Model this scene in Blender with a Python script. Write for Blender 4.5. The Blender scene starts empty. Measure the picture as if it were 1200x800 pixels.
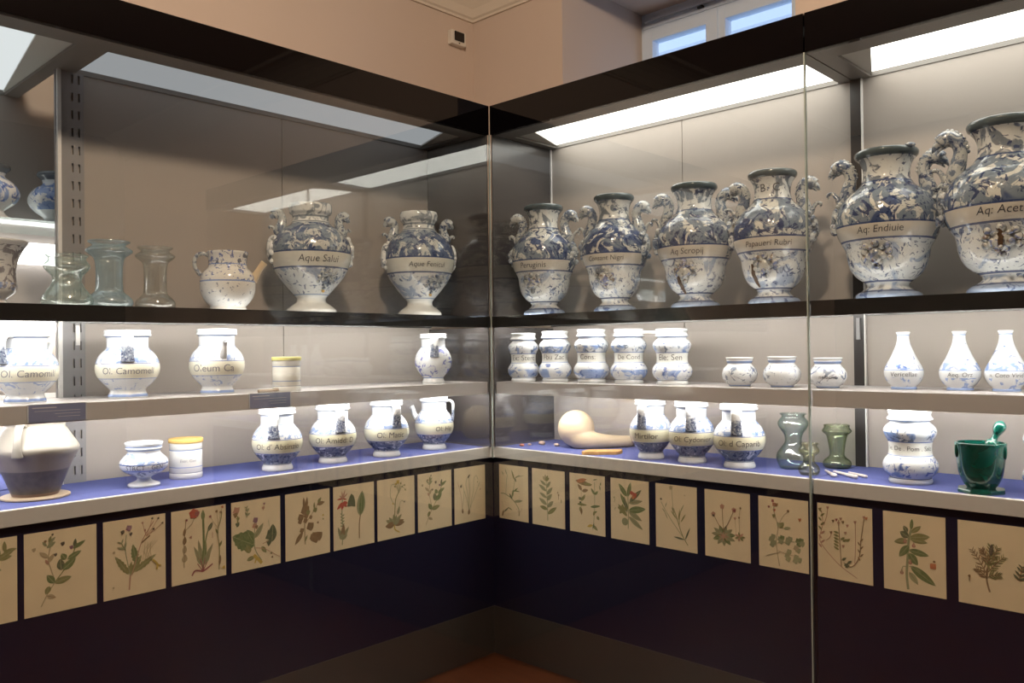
import bpy, math, random
from mathutils import Vector, Matrix

# ------------------------------------------------------------------ camera, world, lights, exposure
SC = bpy.context.scene
COL = SC.collection
CAM = Vector((2.689, -2.701, 1.400))
cd = bpy.data.cameras.new('camera')
cd.sensor_width = 36.0
cd.lens = 974.0 / 1200.0 * 36.0
cd.clip_start = 0.05
cam = bpy.data.objects.new('camera', cd)
COL.objects.link(cam)
# columns: camera right, up, back in room axes (x along one case, y along the other)
RT = Vector((0.72576, 0.68785, -0.01154))
UP = Vector((0.01448, 0.00149, 0.99989))
BK = Vector((0.68779, -0.72585, -0.00888))
cam.matrix_world = Matrix(((RT.x, UP.x, BK.x, CAM.x), (RT.y, UP.y, BK.y, CAM.y), (RT.z, UP.z, BK.z, CAM.z), (0, 0, 0, 1)))
SC.camera = cam

W = bpy.data.worlds.new('daylight')
SC.world = W
W.use_nodes = True
W.node_tree.nodes['Background'].inputs[0].default_value = (0.50, 0.68, 1.0, 1)
W.node_tree.nodes['Background'].inputs[1].default_value = 1.7

SC.view_settings.view_transform = 'Standard'
SC.view_settings.look = 'None'
SC.view_settings.gamma = 1.0
SC.view_settings.use_curve_mapping = False
SC.view_settings.exposure = 0.0
SC.cycles.use_denoising = True
SC.cycles.max_bounces = 12
SC.cycles.transparent_max_bounces = 40
SC.cycles.glossy_bounces = 5
SC.cycles.caustics_reflective = False
SC.cycles.caustics_refractive = False
SC.cycles.sample_clamp_indirect = 6.0

# the room's own warm ceiling lamp, mid-room above the viewer
ld = bpy.data.lights.new('ceiling_lamp_offscreen', 'POINT')
ld.energy = 215.0
ld.color = (1.0, 0.80, 0.60)
ld.shadow_soft_size = 0.12
lo = bpy.data.objects.new('ceiling_lamp_offscreen', ld)
lo.location = (1.9, -1.9, 3.50)
COL.objects.link(lo)

# strengths of the lamps built further down (each in its own builder)
E_TOP_BRIGHT = 5.5      # ceiling troughs of the case with the six vases
E_TOP_DIM = 0.36        # ceiling trough of the other case, nearly spent tubes
E_TOP_DEEP = 0.9
E_SHELF = 28.0          # tubes under the shelves

# ------------------------------------------------------------------ node helpers
def new_mat(name):
    m = bpy.data.materials.new(name)
    m.use_nodes = True
    nt = m.node_tree
    nt.nodes.clear()
    out = nt.nodes.new('ShaderNodeOutputMaterial')
    return m, nt, out

def N(nt, kind, **kw):
    n = nt.nodes.new(kind)
    for k, v in kw.items():
        setattr(n, k, v)
    return n

def put(nt, sock, v):
    if hasattr(v, 'is_linked') or isinstance(v, bpy.types.NodeSocket):
        nt.links.new(v, sock)
    else:
        sock.default_value = v

def mth(nt, op, a, b=0.0, c=None, clamp=False):
    n = N(nt, 'ShaderNodeMath', operation=op, use_clamp=clamp)
    put(nt, n.inputs[0], a)
    put(nt, n.inputs[1], b)
    if c is not None:
        put(nt, n.inputs[2], c)
    return n.outputs[0]

def mixc(nt, fac, a, b):
    n = N(nt, 'ShaderNodeMix', data_type='RGBA')
    put(nt, n.inputs[0], fac)
    for s, v in ((n.inputs[6], a), (n.inputs[7], b)):
        if isinstance(v, (tuple, list)):
            s.default_value = (v[0], v[1], v[2], 1)
        else:
            nt.links.new(v, s)
    return n.outputs[2]

def noise(nt, vec, scale, detail=3.0, dist=0.0, rough=0.5):
    n = N(nt, 'ShaderNodeTexNoise')
    if vec is not None:
        nt.links.new(vec, n.inputs['Vector'])
    n.inputs['Scale'].default_value = scale
    n.inputs['Detail'].default_value = detail
    n.inputs['Distortion'].default_value = dist
    n.inputs['Roughness'].default_value = rough
    return n.outputs[0]

def step(nt, v, lo, hi):
    n = N(nt, 'ShaderNodeMapRange', interpolation_type='SMOOTHSTEP')
    put(nt, n.inputs[0], v)
    n.inputs[1].default_value = lo
    n.inputs[2].default_value = hi
    n.inputs[3].default_value = 0.0
    n.inputs[4].default_value = 1.0
    return n.outputs[0]

def coords(nt):
    tc = N(nt, 'ShaderNodeTexCoord')
    oi = N(nt, 'ShaderNodeObjectInfo')
    r = mth(nt, 'MULTIPLY', oi.outputs['Random'], 37.0)
    v = N(nt, 'ShaderNodeVectorMath', operation='ADD')
    nt.links.new(tc.outputs['Object'], v.inputs[0])
    cb = N(nt, 'ShaderNodeCombineXYZ')
    for i in range(3):
        nt.links.new(r, cb.inputs[i])
    nt.links.new(cb.outputs[0], v.inputs[1])
    return v.outputs[0]

def plain(name, col, rough=0.5, metal=0.0, var=0.0, vscale=20.0, bump=0.0, coat=0.0, spec=0.5):
    m, nt, out = new_mat(name)
    b = N(nt, 'ShaderNodeBsdfPrincipled')
    b.inputs['Roughness'].default_value = rough
    b.inputs['Metallic'].default_value = metal
    b.inputs['Coat Weight'].default_value = coat
    b.inputs['Coat Roughness'].default_value = 0.08
    b.inputs['Specular IOR Level'].default_value = spec
    if var > 0 or bump > 0:
        v = coords(nt)
        f = noise(nt, v, vscale, 4.0)
        c0 = tuple(x * (1 - var) for x in col)
        c1 = tuple(min(1, x * (1 + var)) for x in col)
        nt.links.new(mixc(nt, f, c0, c1), b.inputs['Base Color'])
        if bump > 0:
            bp = N(nt, 'ShaderNodeBump')
            bp.inputs['Strength'].default_value = bump
            bp.inputs['Distance'].default_value = 0.002
            nt.links.new(f, bp.inputs['Height'])
            nt.links.new(bp.outputs[0], b.inputs['Normal'])
    else:
        b.inputs['Base Color'].default_value = (*col, 1)
    nt.links.new(b.outputs[0], out.inputs[0])
    return m

def emit(name, col, strength):
    m, nt, out = new_mat(name)
    e = N(nt, 'ShaderNodeEmission')
    e.inputs[0].default_value = (*col, 1)
    e.inputs[1].default_value = strength
    nt.links.new(e.outputs[0], out.inputs[0])
    return m

def glass(name, tint=(0.98, 0.99, 0.985), edge=(0.9, 0.95, 0.93), f0=0.045, rough=0.0, gain=1.0, milk=0.0, milkcol=(0.8, 0.9, 0.95)):
    """clear sheet: Schlick reflection over straight transmission, deeper tint where the wall is seen edge-on"""
    m, nt, out = new_mat(name)
    g = N(nt, 'ShaderNodeNewGeometry')
    d = N(nt, 'ShaderNodeVectorMath', operation='DOT_PRODUCT')
    nt.links.new(g.outputs['Normal'], d.inputs[0])
    nt.links.new(g.outputs['Incoming'], d.inputs[1])
    c = mth(nt, 'SUBTRACT', 1.0, mth(nt, 'ABSOLUTE', d.outputs['Value'], 0.0), clamp=True)
    fac = mth(nt, 'ADD', mth(nt, 'MULTIPLY', mth(nt, 'POWER', c, 5.0), (1 - f0) * gain), f0, clamp=True)
    t = N(nt, 'ShaderNodeBsdfTransparent')
    nt.links.new(mixc(nt, mth(nt, 'POWER', c, 2.0), tint, edge), t.inputs[0])
    gl = N(nt, 'ShaderNodeBsdfGlossy')
    gl.inputs['Roughness'].default_value = rough
    mx = N(nt, 'ShaderNodeMixShader')
    nt.links.new(fac, mx.inputs[0])
    nt.links.new(t.outputs[0], mx.inputs[1])
    nt.links.new(gl.outputs[0], mx.inputs[2])
    last = mx.outputs[0]
    if milk > 0:
        df = N(nt, 'ShaderNodeBsdfTranslucent')
        df.inputs[0].default_value = (*milkcol, 1)
        dd = N(nt, 'ShaderNodeBsdfDiffuse')
        dd.inputs[0].default_value = (*milkcol, 1)
        ad = N(nt, 'ShaderNodeMixShader')
        nt.links.new(df.outputs[0], ad.inputs[1])
        nt.links.new(dd.outputs[0], ad.inputs[2])
        m2 = N(nt, 'ShaderNodeMixShader')
        m2.inputs[0].default_value = milk
        nt.links.new(last, m2.inputs[1])
        nt.links.new(ad.outputs[0], m2.inputs[2])
        last = m2.outputs[0]
    nt.links.new(last, out.inputs[0])
    return m

def smoked(name, body, through):
    m, nt, out = new_mat(name)
    d = N(nt, 'ShaderNodeBsdfPrincipled')
    d.inputs['Base Color'].default_value = (*body, 1)
    d.inputs['Roughness'].default_value = 0.2
    t = N(nt, 'ShaderNodeBsdfTransparent')
    mx = N(nt, 'ShaderNodeMixShader')
    mx.inputs[0].default_value = through
    nt.links.new(d.outputs[0], mx.inputs[1])
    nt.links.new(t.outputs[0], mx.inputs[2])
    nt.links.new(mx.outputs[0], out.inputs[0])
    return m

def inrange(nt, v, a, b):
    return mth(nt, 'MULTIPLY', mth(nt, 'GREATER_THAN', v, a), mth(nt, 'LESS_THAN', v, b))

def faience(name, zones=(), label=None, lines=(), glaze=(0.74, 0.77, 0.80), lab=(0.80, 0.77, 0.62), fills=(), rough=0.14, bump=0.0, span=None):
    """tin-glazed pottery: painted zones by height on the vessel (uv.y = height share)"""
    m, nt, out = new_mat(name)
    uv = N(nt, 'ShaderNodeUVMap')
    sp = N(nt, 'ShaderNodeSeparateXYZ')
    nt.links.new(uv.outputs[0], sp.inputs[0])
    v = sp.outputs[1]
    p = coords(nt)
    wob = noise(nt, p, 9.0, 2.0)
    col = mixc(nt, wob, tuple(x * 0.95 for x in glaze), glaze)
    for (a, b, c) in fills:
        col = mixc(nt, inrange(nt, v, a, b), col, c)
    for (a, b, scale, thr, soft, c, amt, dist) in zones:
        f = noise(nt, p, scale, 3.0, dist, 0.55)
        k = mth(nt, 'MULTIPLY', step(nt, f, thr, thr + soft), inrange(nt, v, a, b))
        col = mixc(nt, mth(nt, 'MULTIPLY', k, amt), col, c)
    if label:
        k = inrange(nt, v, label[0], label[1])
        if span:                       # a banner round part of the body only, u = 0 in front
            au = mth(nt, 'ABSOLUTE', mth(nt, 'SUBTRACT', mth(nt, 'FRACT', mth(nt, 'ADD', sp.outputs[0], 0.5)), 0.5))
            k = mth(nt, 'MULTIPLY', k, mth(nt, 'LESS_THAN', au, span))
        col = mixc(nt, k, col, lab)
    for (l, w, c) in lines:
        col = mixc(nt, mth(nt, 'MULTIPLY', inrange(nt, v, l - w, l + w), 0.85), col, c)
    b = N(nt, 'ShaderNodeBsdfPrincipled')
    nt.links.new(col, b.inputs['Base Color'])
    b.inputs['Roughness'].default_value = rough
    b.inputs['Specular IOR Level'].default_value = 0.5
    if bump > 0:
        bp = N(nt, 'ShaderNodeBump')
        bp.inputs['Strength'].default_value = bump
        bp.inputs['Distance'].default_value = 0.006
        nt.links.new(noise(nt, p, 26.0, 2.0, 0.6), bp.inputs['Height'])
        nt.links.new(bp.outputs[0], b.inputs['Normal'])
    nt.links.new(b.outputs[0], out.inputs[0])
    return m

# ------------------------------------------------------------------ materials
BL = (0.045, 0.10, 0.36)
BM = (0.16, 0.27, 0.58)
BD = (0.020, 0.035, 0.11)
BG = (0.10, 0.14, 0.22)
M = {}
M['taupe'] = plain('taupe_panel', (0.345, 0.305, 0.275), 0.45, var=0.05, vscale=3.0, spec=0.4)
M['taupe_dark'] = plain('dark_panel', (0.055, 0.049, 0.048), 0.25)
M['frame'] = plain('grey_lacquer', (0.20, 0.185, 0.17), 0.4)
M['black'] = plain('black_glass', (0.002, 0.0015, 0.002), 0.03, spec=0.3)
M['rail'] = plain('brushed_metal', (0.70, 0.68, 0.66), 0.42, metal=0.1, var=0.05, vscale=60)
M['shelf'] = plain('grey_shelf_metal', (0.56, 0.535, 0.535), 0.38, metal=0.1, var=0.04, vscale=50)
M['shelf_dark'] = plain('black_shelf', (0.020, 0.019, 0.019), 0.25)
M['shelf_glass'] = smoked('smoked_glass_shelf', (0.030, 0.029, 0.029), 0.30)
M['cloth'] = plain('blue_cloth', (0.105, 0.125, 0.325), 0.9, var=0.12, vscale=400, bump=0.4, spec=0.1)
M['navy'] = plain('navy_panel', (0.0075, 0.0075, 0.030), 0.55, spec=0.25)
M['plinth'] = plain('brown_grey_plinth', (0.050, 0.042, 0.038), 0.5)
M['upright'] = plain('upright_grey', (0.24, 0.23, 0.235), 0.4)
M['upright_dark'] = plain('upright_dark', (0.025, 0.021, 0.02), 0.35)
M['pane'] = glass('sheet_glass', (0.985, 0.992, 0.988), (0.95, 0.97, 0.96), 0.062)
M['joint'] = plain('pane_edge', (0.30, 0.34, 0.31), 0.25)
M['wall'] = plain('wall_paint', (0.64, 0.52, 0.44), 0.85, var=0.03, vscale=2.0, spec=0.2)
M['wall_far'] = plain('dark_wood_wall', (0.030, 0.017, 0.014), 0.6)
M['ceil'] = plain('ceiling_paint', (0.66, 0.56, 0.46), 0.9, var=0.03, vscale=3.0, spec=0.2)
M['white_trough'] = plain('white_trough', (0.62, 0.61, 0.57), 0.6)
M['lamp_bright'] = emit('tube_light', (1.0, 0.97, 0.88), E_TOP_BRIGHT)
M['lamp_dim'] = emit('tube_light_dim', (0.92, 0.96, 1.0), E_TOP_DIM)
M['lamp_deep'] = emit('tube_light_half', (0.92, 0.97, 0.98), E_TOP_DEEP)
M['lamp_shelf'] = emit('shelf_tube', (1.0, 0.955, 0.89), E_SHELF)
M['lamp_strip'] = emit('deep_case_tube', (1.0, 0.99, 0.97), 5.0)
M['white_plastic'] = plain('white_plastic', (0.72, 0.66, 0.58), 0.45)
M['black_plastic'] = plain('black_plastic', (0.01, 0.008, 0.008), 0.25)
M['win_paint'] = plain('window_paint', (0.72, 0.81, 0.93), 0.5)
M['facade'] = plain('facade_plaster', (0.70, 0.72, 0.76), 0.9, var=0.05, vscale=4)
M['facade_trim'] = plain('facade_stone', (0.86, 0.87, 0.9), 0.85)
M['facade_glass'] = plain('facade_pane', (0.25, 0.30, 0.38), 0.15)
M['ink'] = plain('black_ink', (0.035, 0.035, 0.045), 0.5)
M['ink_soft'] = plain('grey_ink', (0.16, 0.17, 0.22), 0.5)
M['gourd'] = plain('gourd_skin', (0.66, 0.52, 0.35), 0.45, var=0.10, vscale=14)
M['wafer'] = plain('amber_wafer', (0.60, 0.33, 0.11), 0.6, var=0.35, vscale=45, bump=0.6)
M['stone'] = plain('pinkish_stone', (0.48, 0.34, 0.27), 0.7, var=0.25, vscale=80)
M['stone_red'] = plain('reddish_stone', (0.45, 0.14, 0.09), 0.7, var=0.25, vscale=80)
M['stain'] = plain('brown_stain', (0.075, 0.038, 0.014), 0.5, var=0.5, vscale=90)
M['bone'] = plain('bone_white', (0.72, 0.66, 0.62), 0.4, var=0.15, vscale=90)
M['parchment'] = plain('yellow_parchment', (0.58, 0.37, 0.11), 0.55, var=0.12, vscale=50)
M['parchment_green'] = plain('lime_parchment', (0.66, 0.62, 0.22), 0.55, var=0.12, vscale=50)
M['wood_disc'] = plain('pale_wood_disc', (0.42, 0.33, 0.24), 0.6, var=0.2, vscale=40)
M['plate'] = plain('slate_caption', (0.23, 0.255, 0.42), 0.3)
M['plate_edge'] = plain('acrylic_edge', (0.62, 0.64, 0.68), 0.2)
M['caption_print'] = plain('caption_white', (0.62, 0.63, 0.70), 0.5)
M['paper'] = plain('aged_paper', (0.83, 0.69, 0.47), 0.85, var=0.07, vscale=14, spec=0.1)
M['gl_clear'] = glass('blown_glass_clear', (0.985, 0.99, 0.98), (0.80, 0.83, 0.79), 0.10, 0.06, 0.9, 0.03, (0.85, 0.88, 0.84))
M['gl_blue'] = glass('blown_glass_blue', (0.95, 0.98, 0.99), (0.68, 0.80, 0.84), 0.10, 0.08, 0.9, 0.12, (0.70, 0.86, 0.92))
M['gl_pale'] = glass('blown_glass_pale', (0.97, 0.985, 0.97), (0.80, 0.87, 0.83), 0.10, 0.07, 0.9, 0.10, (0.80, 0.92, 0.88))
M['gl_teal'] = glass('blown_glass_teal', (0.94, 0.975, 0.965), (0.42, 0.62, 0.56), 0.07, 0.03, 0.9)
M['gl_olive'] = glass('blown_glass_olive', (0.93, 0.96, 0.88), (0.40, 0.52, 0.30), 0.07, 0.03, 0.9)
M['gl_yellow'] = glass('blown_glass_yellow', (0.975, 0.975, 0.89), (0.66, 0.66, 0.38), 0.06, 0.02, 0.8)
def green_glass():
    m, nt, out = new_mat('emerald_glass')
    b = N(nt, 'ShaderNodeBsdfPrincipled')
    f = noise(nt, coords(nt), 18.0, 3.0, 0.8)
    nt.links.new(mixc(nt, f, (0.0, 0.030, 0.026), (0.006, 0.15, 0.105)), b.inputs['Base Color'])
    b.inputs['Roughness'].default_value = 0.06
    b.inputs['Transmission Weight'].default_value = 0.25
    b.inputs['Coat Weight'].default_value = 0.6
    nt.links.new(b.outputs[0], out.inputs[0])
    return m
M['emerald'] = green_glass()
def floor_mat():
    m, nt, out = new_mat('terracotta_brown_boards')
    tc = N(nt, 'ShaderNodeTexCoord')
    mp = N(nt, 'ShaderNodeMapping')
    mp.inputs['Scale'].default_value = (1.5, 14.0, 1.0)
    nt.links.new(tc.outputs['Object'], mp.inputs[0])
    f = noise(nt, mp.outputs[0], 3.0, 5.0, 0.5)
    b = N(nt, 'ShaderNodeBsdfPrincipled')
    nt.links.new(mixc(nt, f, (0.045, 0.013, 0.006), (0.11, 0.036, 0.013)), b.inputs['Base Color'])
    b.inputs['Roughness'].default_value = 0.38
    nt.links.new(b.outputs[0], out.inputs[0])
    return m
M['floor'] = floor_mat()
def print_mat():
    m, nt, out = new_mat('printed_colours')
    a = N(nt, 'ShaderNodeAttribute', attribute_name='Col')
    f = noise(nt, coords(nt), 160.0, 3.0)
    b = N(nt, 'ShaderNodeBsdfPrincipled')
    nt.links.new(mixc(nt, mth(nt, 'MULTIPLY', f, 0.45), a.outputs['Color'], (0.62, 0.50, 0.32)), b.inputs['Base Color'])
    b.inputs['Roughness'].default_value = 0.85
    b.inputs['Specular IOR Level'].default_value = 0.1
    nt.links.new(b.outputs[0], out.inputs[0])
    return m
M['print'] = print_mat()

WV = (0.78, 0.79, 0.76)
# vases painted with stories
CR = (0.66, 0.66, 0.615)
VB = (0.035, 0.060, 0.165)
VM = (0.25, 0.32, 0.46)
VG = (0.115, 0.145, 0.185)
M['vase'] = faience('storied_faience',
    zones=((0.395, 0.785, 6, 0.50, 0.08, VB, 0.85, 1.0), (0.395, 0.785, 10, 0.51, 0.06, CR, 0.95, 2.6), (0.395, 0.785, 15, 0.56, 0.04, BD, 0.9, 3.2), (0.395, 0.785, 40, 0.60, 0.05, BD, 0.8, 1.5),
           (0.12, 0.385, 10, 0.53, 0.08, VM, 0.7, 2.0), (0.12, 0.385, 19, 0.58, 0.05, VB, 0.8, 3.0), (0.12, 0.385, 45, 0.62, 0.05, BD, 0.7, 1.5), (0.785, 0.95, 14, 0.48, 0.08, VG, 0.85, 1.6), (0.785, 0.95, 30, 0.57, 0.06, BD, 0.85, 1.6),
           (0.0, 0.11, 15, 0.46, 0.15, VM, 0.8, 0.8), (0.0, 0.11, 30, 0.56, 0.08, VB, 0.8, 0.8)),
    label=(0.395, 0.485), lab=(0.64, 0.60, 0.53), glaze=(0.72, 0.73, 0.71), span=0.20,
    fills=((0.395, 0.785, (0.20, 0.245, 0.30)), (0.945, 1.1, (0.085, 0.11, 0.12)), (0.0, 0.05, (0.30, 0.37, 0.50))),
    lines=((0.39, 0.006, VB), (0.49, 0.006, VB), (0.12, 0.006, VB), (0.785, 0.005, VB), (0.055, 0.006, VB)), bump=0.55, rough=0.12)
M['vase_round'] = faience('storied_faience_cool',
    zones=((0.41, 0.82, 7, 0.52, 0.08, VB, 0.75, 1.2), (0.41, 0.82, 12, 0.52, 0.07, CR, 0.85, 2.6), (0.41, 0.82, 17, 0.56, 0.05, BD, 0.85, 3.0), (0.41, 0.82, 44, 0.60, 0.05, BD, 0.7, 1.5),
           (0.17, 0.40, 10, 0.54, 0.08, VM, 0.75, 1.8), (0.17, 0.40, 22, 0.58, 0.05, VB, 0.75, 2.5), (0.84, 1.0, 24, 0.48, 0.1, VG, 0.8, 1.0)),
    label=(0.41, 0.54), lab=(0.68, 0.665, 0.59), glaze=(0.74, 0.75, 0.73), span=0.24, fills=((0.41, 0.82, (0.22, 0.265, 0.32)),),
    lines=((0.405, 0.007, VB), (0.545, 0.007, VB), (0.17, 0.005, VM), (0.88, 0.008, VG), (0.83, 0.006, VG)), bump=0.3, rough=0.12)
M['vase_part'] = faience('storied_relief', zones=((-1, 2, 30, 0.50, 0.08, BG, 0.85, 1.2), (-1, 2, 60, 0.56, 0.06, BD, 0.85, 1.5)), glaze=(0.50, 0.52, 0.515), rough=0.12, bump=0.4)
M['vase_flower'] = faience('white_relief', zones=((-1, 2, 45, 0.56, 0.06, BG, 0.8, 1.2),), glaze=(0.80, 0.80, 0.78), rough=0.15)
M['vase_mask'] = faience('brown_relief', zones=((-1, 2, 40, 0.52, 0.08, BL, 0.7, 1.2), (-1, 2, 50, 0.58, 0.05, (0.16, 0.08, 0.03), 0.7, 1.0), (-1, 2, 24, 0.52, 0.08, VG, 0.7, 1.0)), glaze=(0.56, 0.56, 0.53), rough=0.2)
# oil jars with cream band
M['oil'] = faience('oil_jar_faience',
    zones=((0.52, 0.735, 34, 0.52, 0.06, BM, 0.8, 1.4), (0.52, 0.735, 60, 0.60, 0.05, BL, 0.75, 1.0), (0.11, 0.285, 30, 0.36, 0.10, BG, 0.85, 1.2), (0.11, 0.285, 55, 0.52, 0.08, BD, 0.85, 1.5), (0.52, 0.58, 22, 0.46, 0.1, BM, 0.7, 0.6)),
    label=(0.295, 0.505), lab=(0.76, 0.735, 0.56),
    lines=((0.29, 0.005, BL), (0.51, 0.005, BL), (0.745, 0.004, BM), (0.885, 0.004, BM), (0.10, 0.006, BG)))
M['oil_white'] = faience('camomile_faience',
    zones=((0.52, 0.74, 30, 0.54, 0.06, BM, 0.75, 1.4), (0.52, 0.74, 60, 0.62, 0.05, BL, 0.65, 1.0), (0.12, 0.285, 36, 0.56, 0.06, BM, 0.7, 1.4), (0.52, 0.58, 22, 0.48, 0.1, BM, 0.6, 0.6)),
    label=(0.295, 0.505), lab=(0.82, 0.80, 0.68),
    lines=((0.29, 0.005, BM), (0.51, 0.005, BL), (0.745, 0.004, BM), (0.90, 0.006, BM), (0.04, 0.02, BM)))
def leaf_handle():
    m, nt, out = new_mat('leafy_handle')
    uv = N(nt, 'ShaderNodeUVMap')
    sp = N(nt, 'ShaderNodeSeparateXYZ')
    nt.links.new(uv.outputs[0], sp.inputs[0])
    p = coords(nt)
    low = mth(nt, 'SUBTRACT', 1.0, step(nt, mth(nt, 'ADD', sp.outputs[1], mth(nt, 'MULTIPLY', mth(nt, 'SUBTRACT', noise(nt, p, 90.0, 2.0), 0.5), 0.35)), 0.34, 0.50))
    col = mixc(nt, mth(nt, 'MULTIPLY', low, 0.85), (0.80, 0.82, 0.84), (0.13, 0.165, 0.25))
    dk = mth(nt, 'MULTIPLY', step(nt, noise(nt, p, 110.0, 2.0, 0.8), 0.5, 0.58), low)
    col = mixc(nt, mth(nt, 'MULTIPLY', dk, 0.8), col, BD)
    lt = mth(nt, 'MULTIPLY', step(nt, noise(nt, p, 130.0, 1.0, 0.4), 0.58, 0.64), low)
    col = mixc(nt, mth(nt, 'MULTIPLY', lt, 0.7), col, (0.62, 0.66, 0.70))
    b = N(nt, 'ShaderNodeBsdfPrincipled')
    nt.links.new(col, b.inputs['Base Color'])
    b.inputs['Roughness'].default_value = 0.15
    nt.links.new(b.outputs[0], out.inputs[0])
    return m
M['oil_handle'] = leaf_handle()
M['alb'] = faience('waisted_jar_faience',
    zones=((0.575, 0.70, 14, 0.47, 0.12, BM, 0.9, 1.2), (0.575, 0.74, 40, 0.54, 0.06, BG, 0.85, 1.4), (0.09, 0.26, 15, 0.47, 0.12, BM, 0.85, 1.2), (0.10, 0.36, 42, 0.58, 0.05, BL, 0.8, 1.2), (0.72, 0.82, 50, 0.62, 0.04, BL, 0.75, 1.0)),
    lines=((0.575, 0.006, BL), (0.385, 0.005, BM), (0.855, 0.007, BM), (0.075, 0.006, BG)), label=(0.41, 0.56), lab=(0.76, 0.77, 0.74), glaze=(0.72, 0.75, 0.78))
M['pot'] = faience('small_pot_faience', zones=((0.15, 0.72, 32, 0.56, 0.06, BG, 0.8, 1.4), (0.35, 0.75, 50, 0.60, 0.05, BL, 0.7, 1.0)), lines=((0.84, 0.04, BM), (0.05, 0.02, BM)))
M['bottle'] = faience('flask_faience', zones=((0.34, 0.47, 20, 0.46, 0.10, BM, 0.85, 1.2), (0.36, 0.80, 42, 0.60, 0.05, BL, 0.7, 1.0), (0.05, 0.22, 30, 0.54, 0.06, BM, 0.8, 1.2)), lines=((0.345, 0.006, BM), (0.03, 0.02, BM), (0.94, 0.008, BM)), glaze=(0.70, 0.73, 0.76))
M['cup'] = faience('footed_cup_faience', zones=((0.52, 0.76, 40, 0.50, 0.08, BM, 0.8, 1.2), (0.22, 0.38, 40, 0.48, 0.1, BG, 0.8, 1.2)), lines=((0.90, 0.015, BM), (0.52, 0.012, BL), (0.38, 0.012, BM), (0.83, 0.012, BM)))
M['cyl'] = faience('cylinder_faience', glaze=(0.80, 0.79, 0.74), lines=((0.72, 0.012, BM), (0.30, 0.010, BM), (0.16, 0.008, BG)))
M['jug'] = faience('speckled_faience', zones=((0.50, 1.0, 55, 0.55, 0.05, BL, 0.85, 0.8), (0.50, 1.0, 34, 0.60, 0.05, BD, 0.8, 0.5), (0.08, 0.45, 80, 0.62, 0.04, BG, 0.75, 0.5)), lines=((0.49, 0.012, BM), (0.78, 0.008, BM)), glaze=(0.80, 0.79, 0.76))
M['floral'] = faience('ringed_flower_faience', zones=((0.12, 0.70, 34, 0.57, 0.04, (0.10, 0.12, 0.48), 0.85, 0.6), (0.12, 0.70, 70, 0.64, 0.04, (0.10, 0.12, 0.48), 0.8, 0.3)), lines=((0.735, 0.006, BM), (0.12, 0.008, BM)))
M['globe'] = faience('blue_globe_faience', zones=((0.3, 0.8, 18, 0.47, 0.08, BM, 0.85, 1.5), (0.3, 0.8, 40, 0.56, 0.06, BL, 0.8, 1.2)), fills=((0.86, 1.1, (0.14, 0.16, 0.18)),))
M['krater'] = faience('grey_krater_faience', zones=((0.3, 0.92, 22, 0.50, 0.08, (0.12, 0.10, 0.12), 0.75, 1.8), (0.0, 0.4, 24, 0.52, 0.08, BM, 0.7, 1.5)), glaze=(0.66, 0.64, 0.62))
def earthenware():
    m, nt, out = new_mat('two_tone_earthenware')
    uv = N(nt, 'ShaderNodeUVMap')
    sp = N(nt, 'ShaderNodeSeparateXYZ')
    nt.links.new(uv.outputs[0], sp.inputs[0])
    p = coords(nt)
    w = mth(nt, 'MULTIPLY', mth(nt, 'SUBTRACT', noise(nt, p, 12.0, 3.0), 0.5), 0.16)
    v = mth(nt, 'ADD', sp.outputs[1], w)
    col = mixc(nt, step(nt, v, 0.50, 0.68), (0.19, 0.155, 0.125), (0.27, 0.25, 0.22))
    col = mixc(nt, step(nt, sp.outputs[1], 0.345, 0.36), (0.050, 0.042, 0.04), col)
    col = mixc(nt, step(nt, sp.outputs[1], 0.04, 0.05), (0.16, 0.09, 0.06), col)
    b = N(nt, 'ShaderNodeBsdfPrincipled')
    nt.links.new(mixc(nt, mth(nt, 'MULTIPLY', noise(nt, p, 60.0, 4.0), 0.3), col, (0.30, 0.26, 0.22)), b.inputs['Base Color'])
    b.inputs['Roughness'].default_value = 0.35
    nt.links.new(b.outputs[0], out.inputs[0])
    return m
M['earth'] = earthenware()

# ------------------------------------------------------------------ mesh builder
def spline(pts, per=4):
    """Catmull-Rom through tuples of any length"""
    out = []
    n = len(pts)
    for i in range(n - 1):
        p0, p1, p2, p3 = pts[max(i - 1, 0)], pts[i], pts[i + 1], pts[min(i + 2, n - 1)]
        for k in range(per):
            t = k / per
            out.append(tuple(0.5 * (2 * b + (c - a) * t + (2 * a - 5 * b + 4 * c - d) * t * t + (3 * b - a - 3 * c + d) * t ** 3)
                             for a, b, c, d in zip(p0, p1, p2, p3)))
    out.append(tuple(pts[-1]))
    return out

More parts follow.
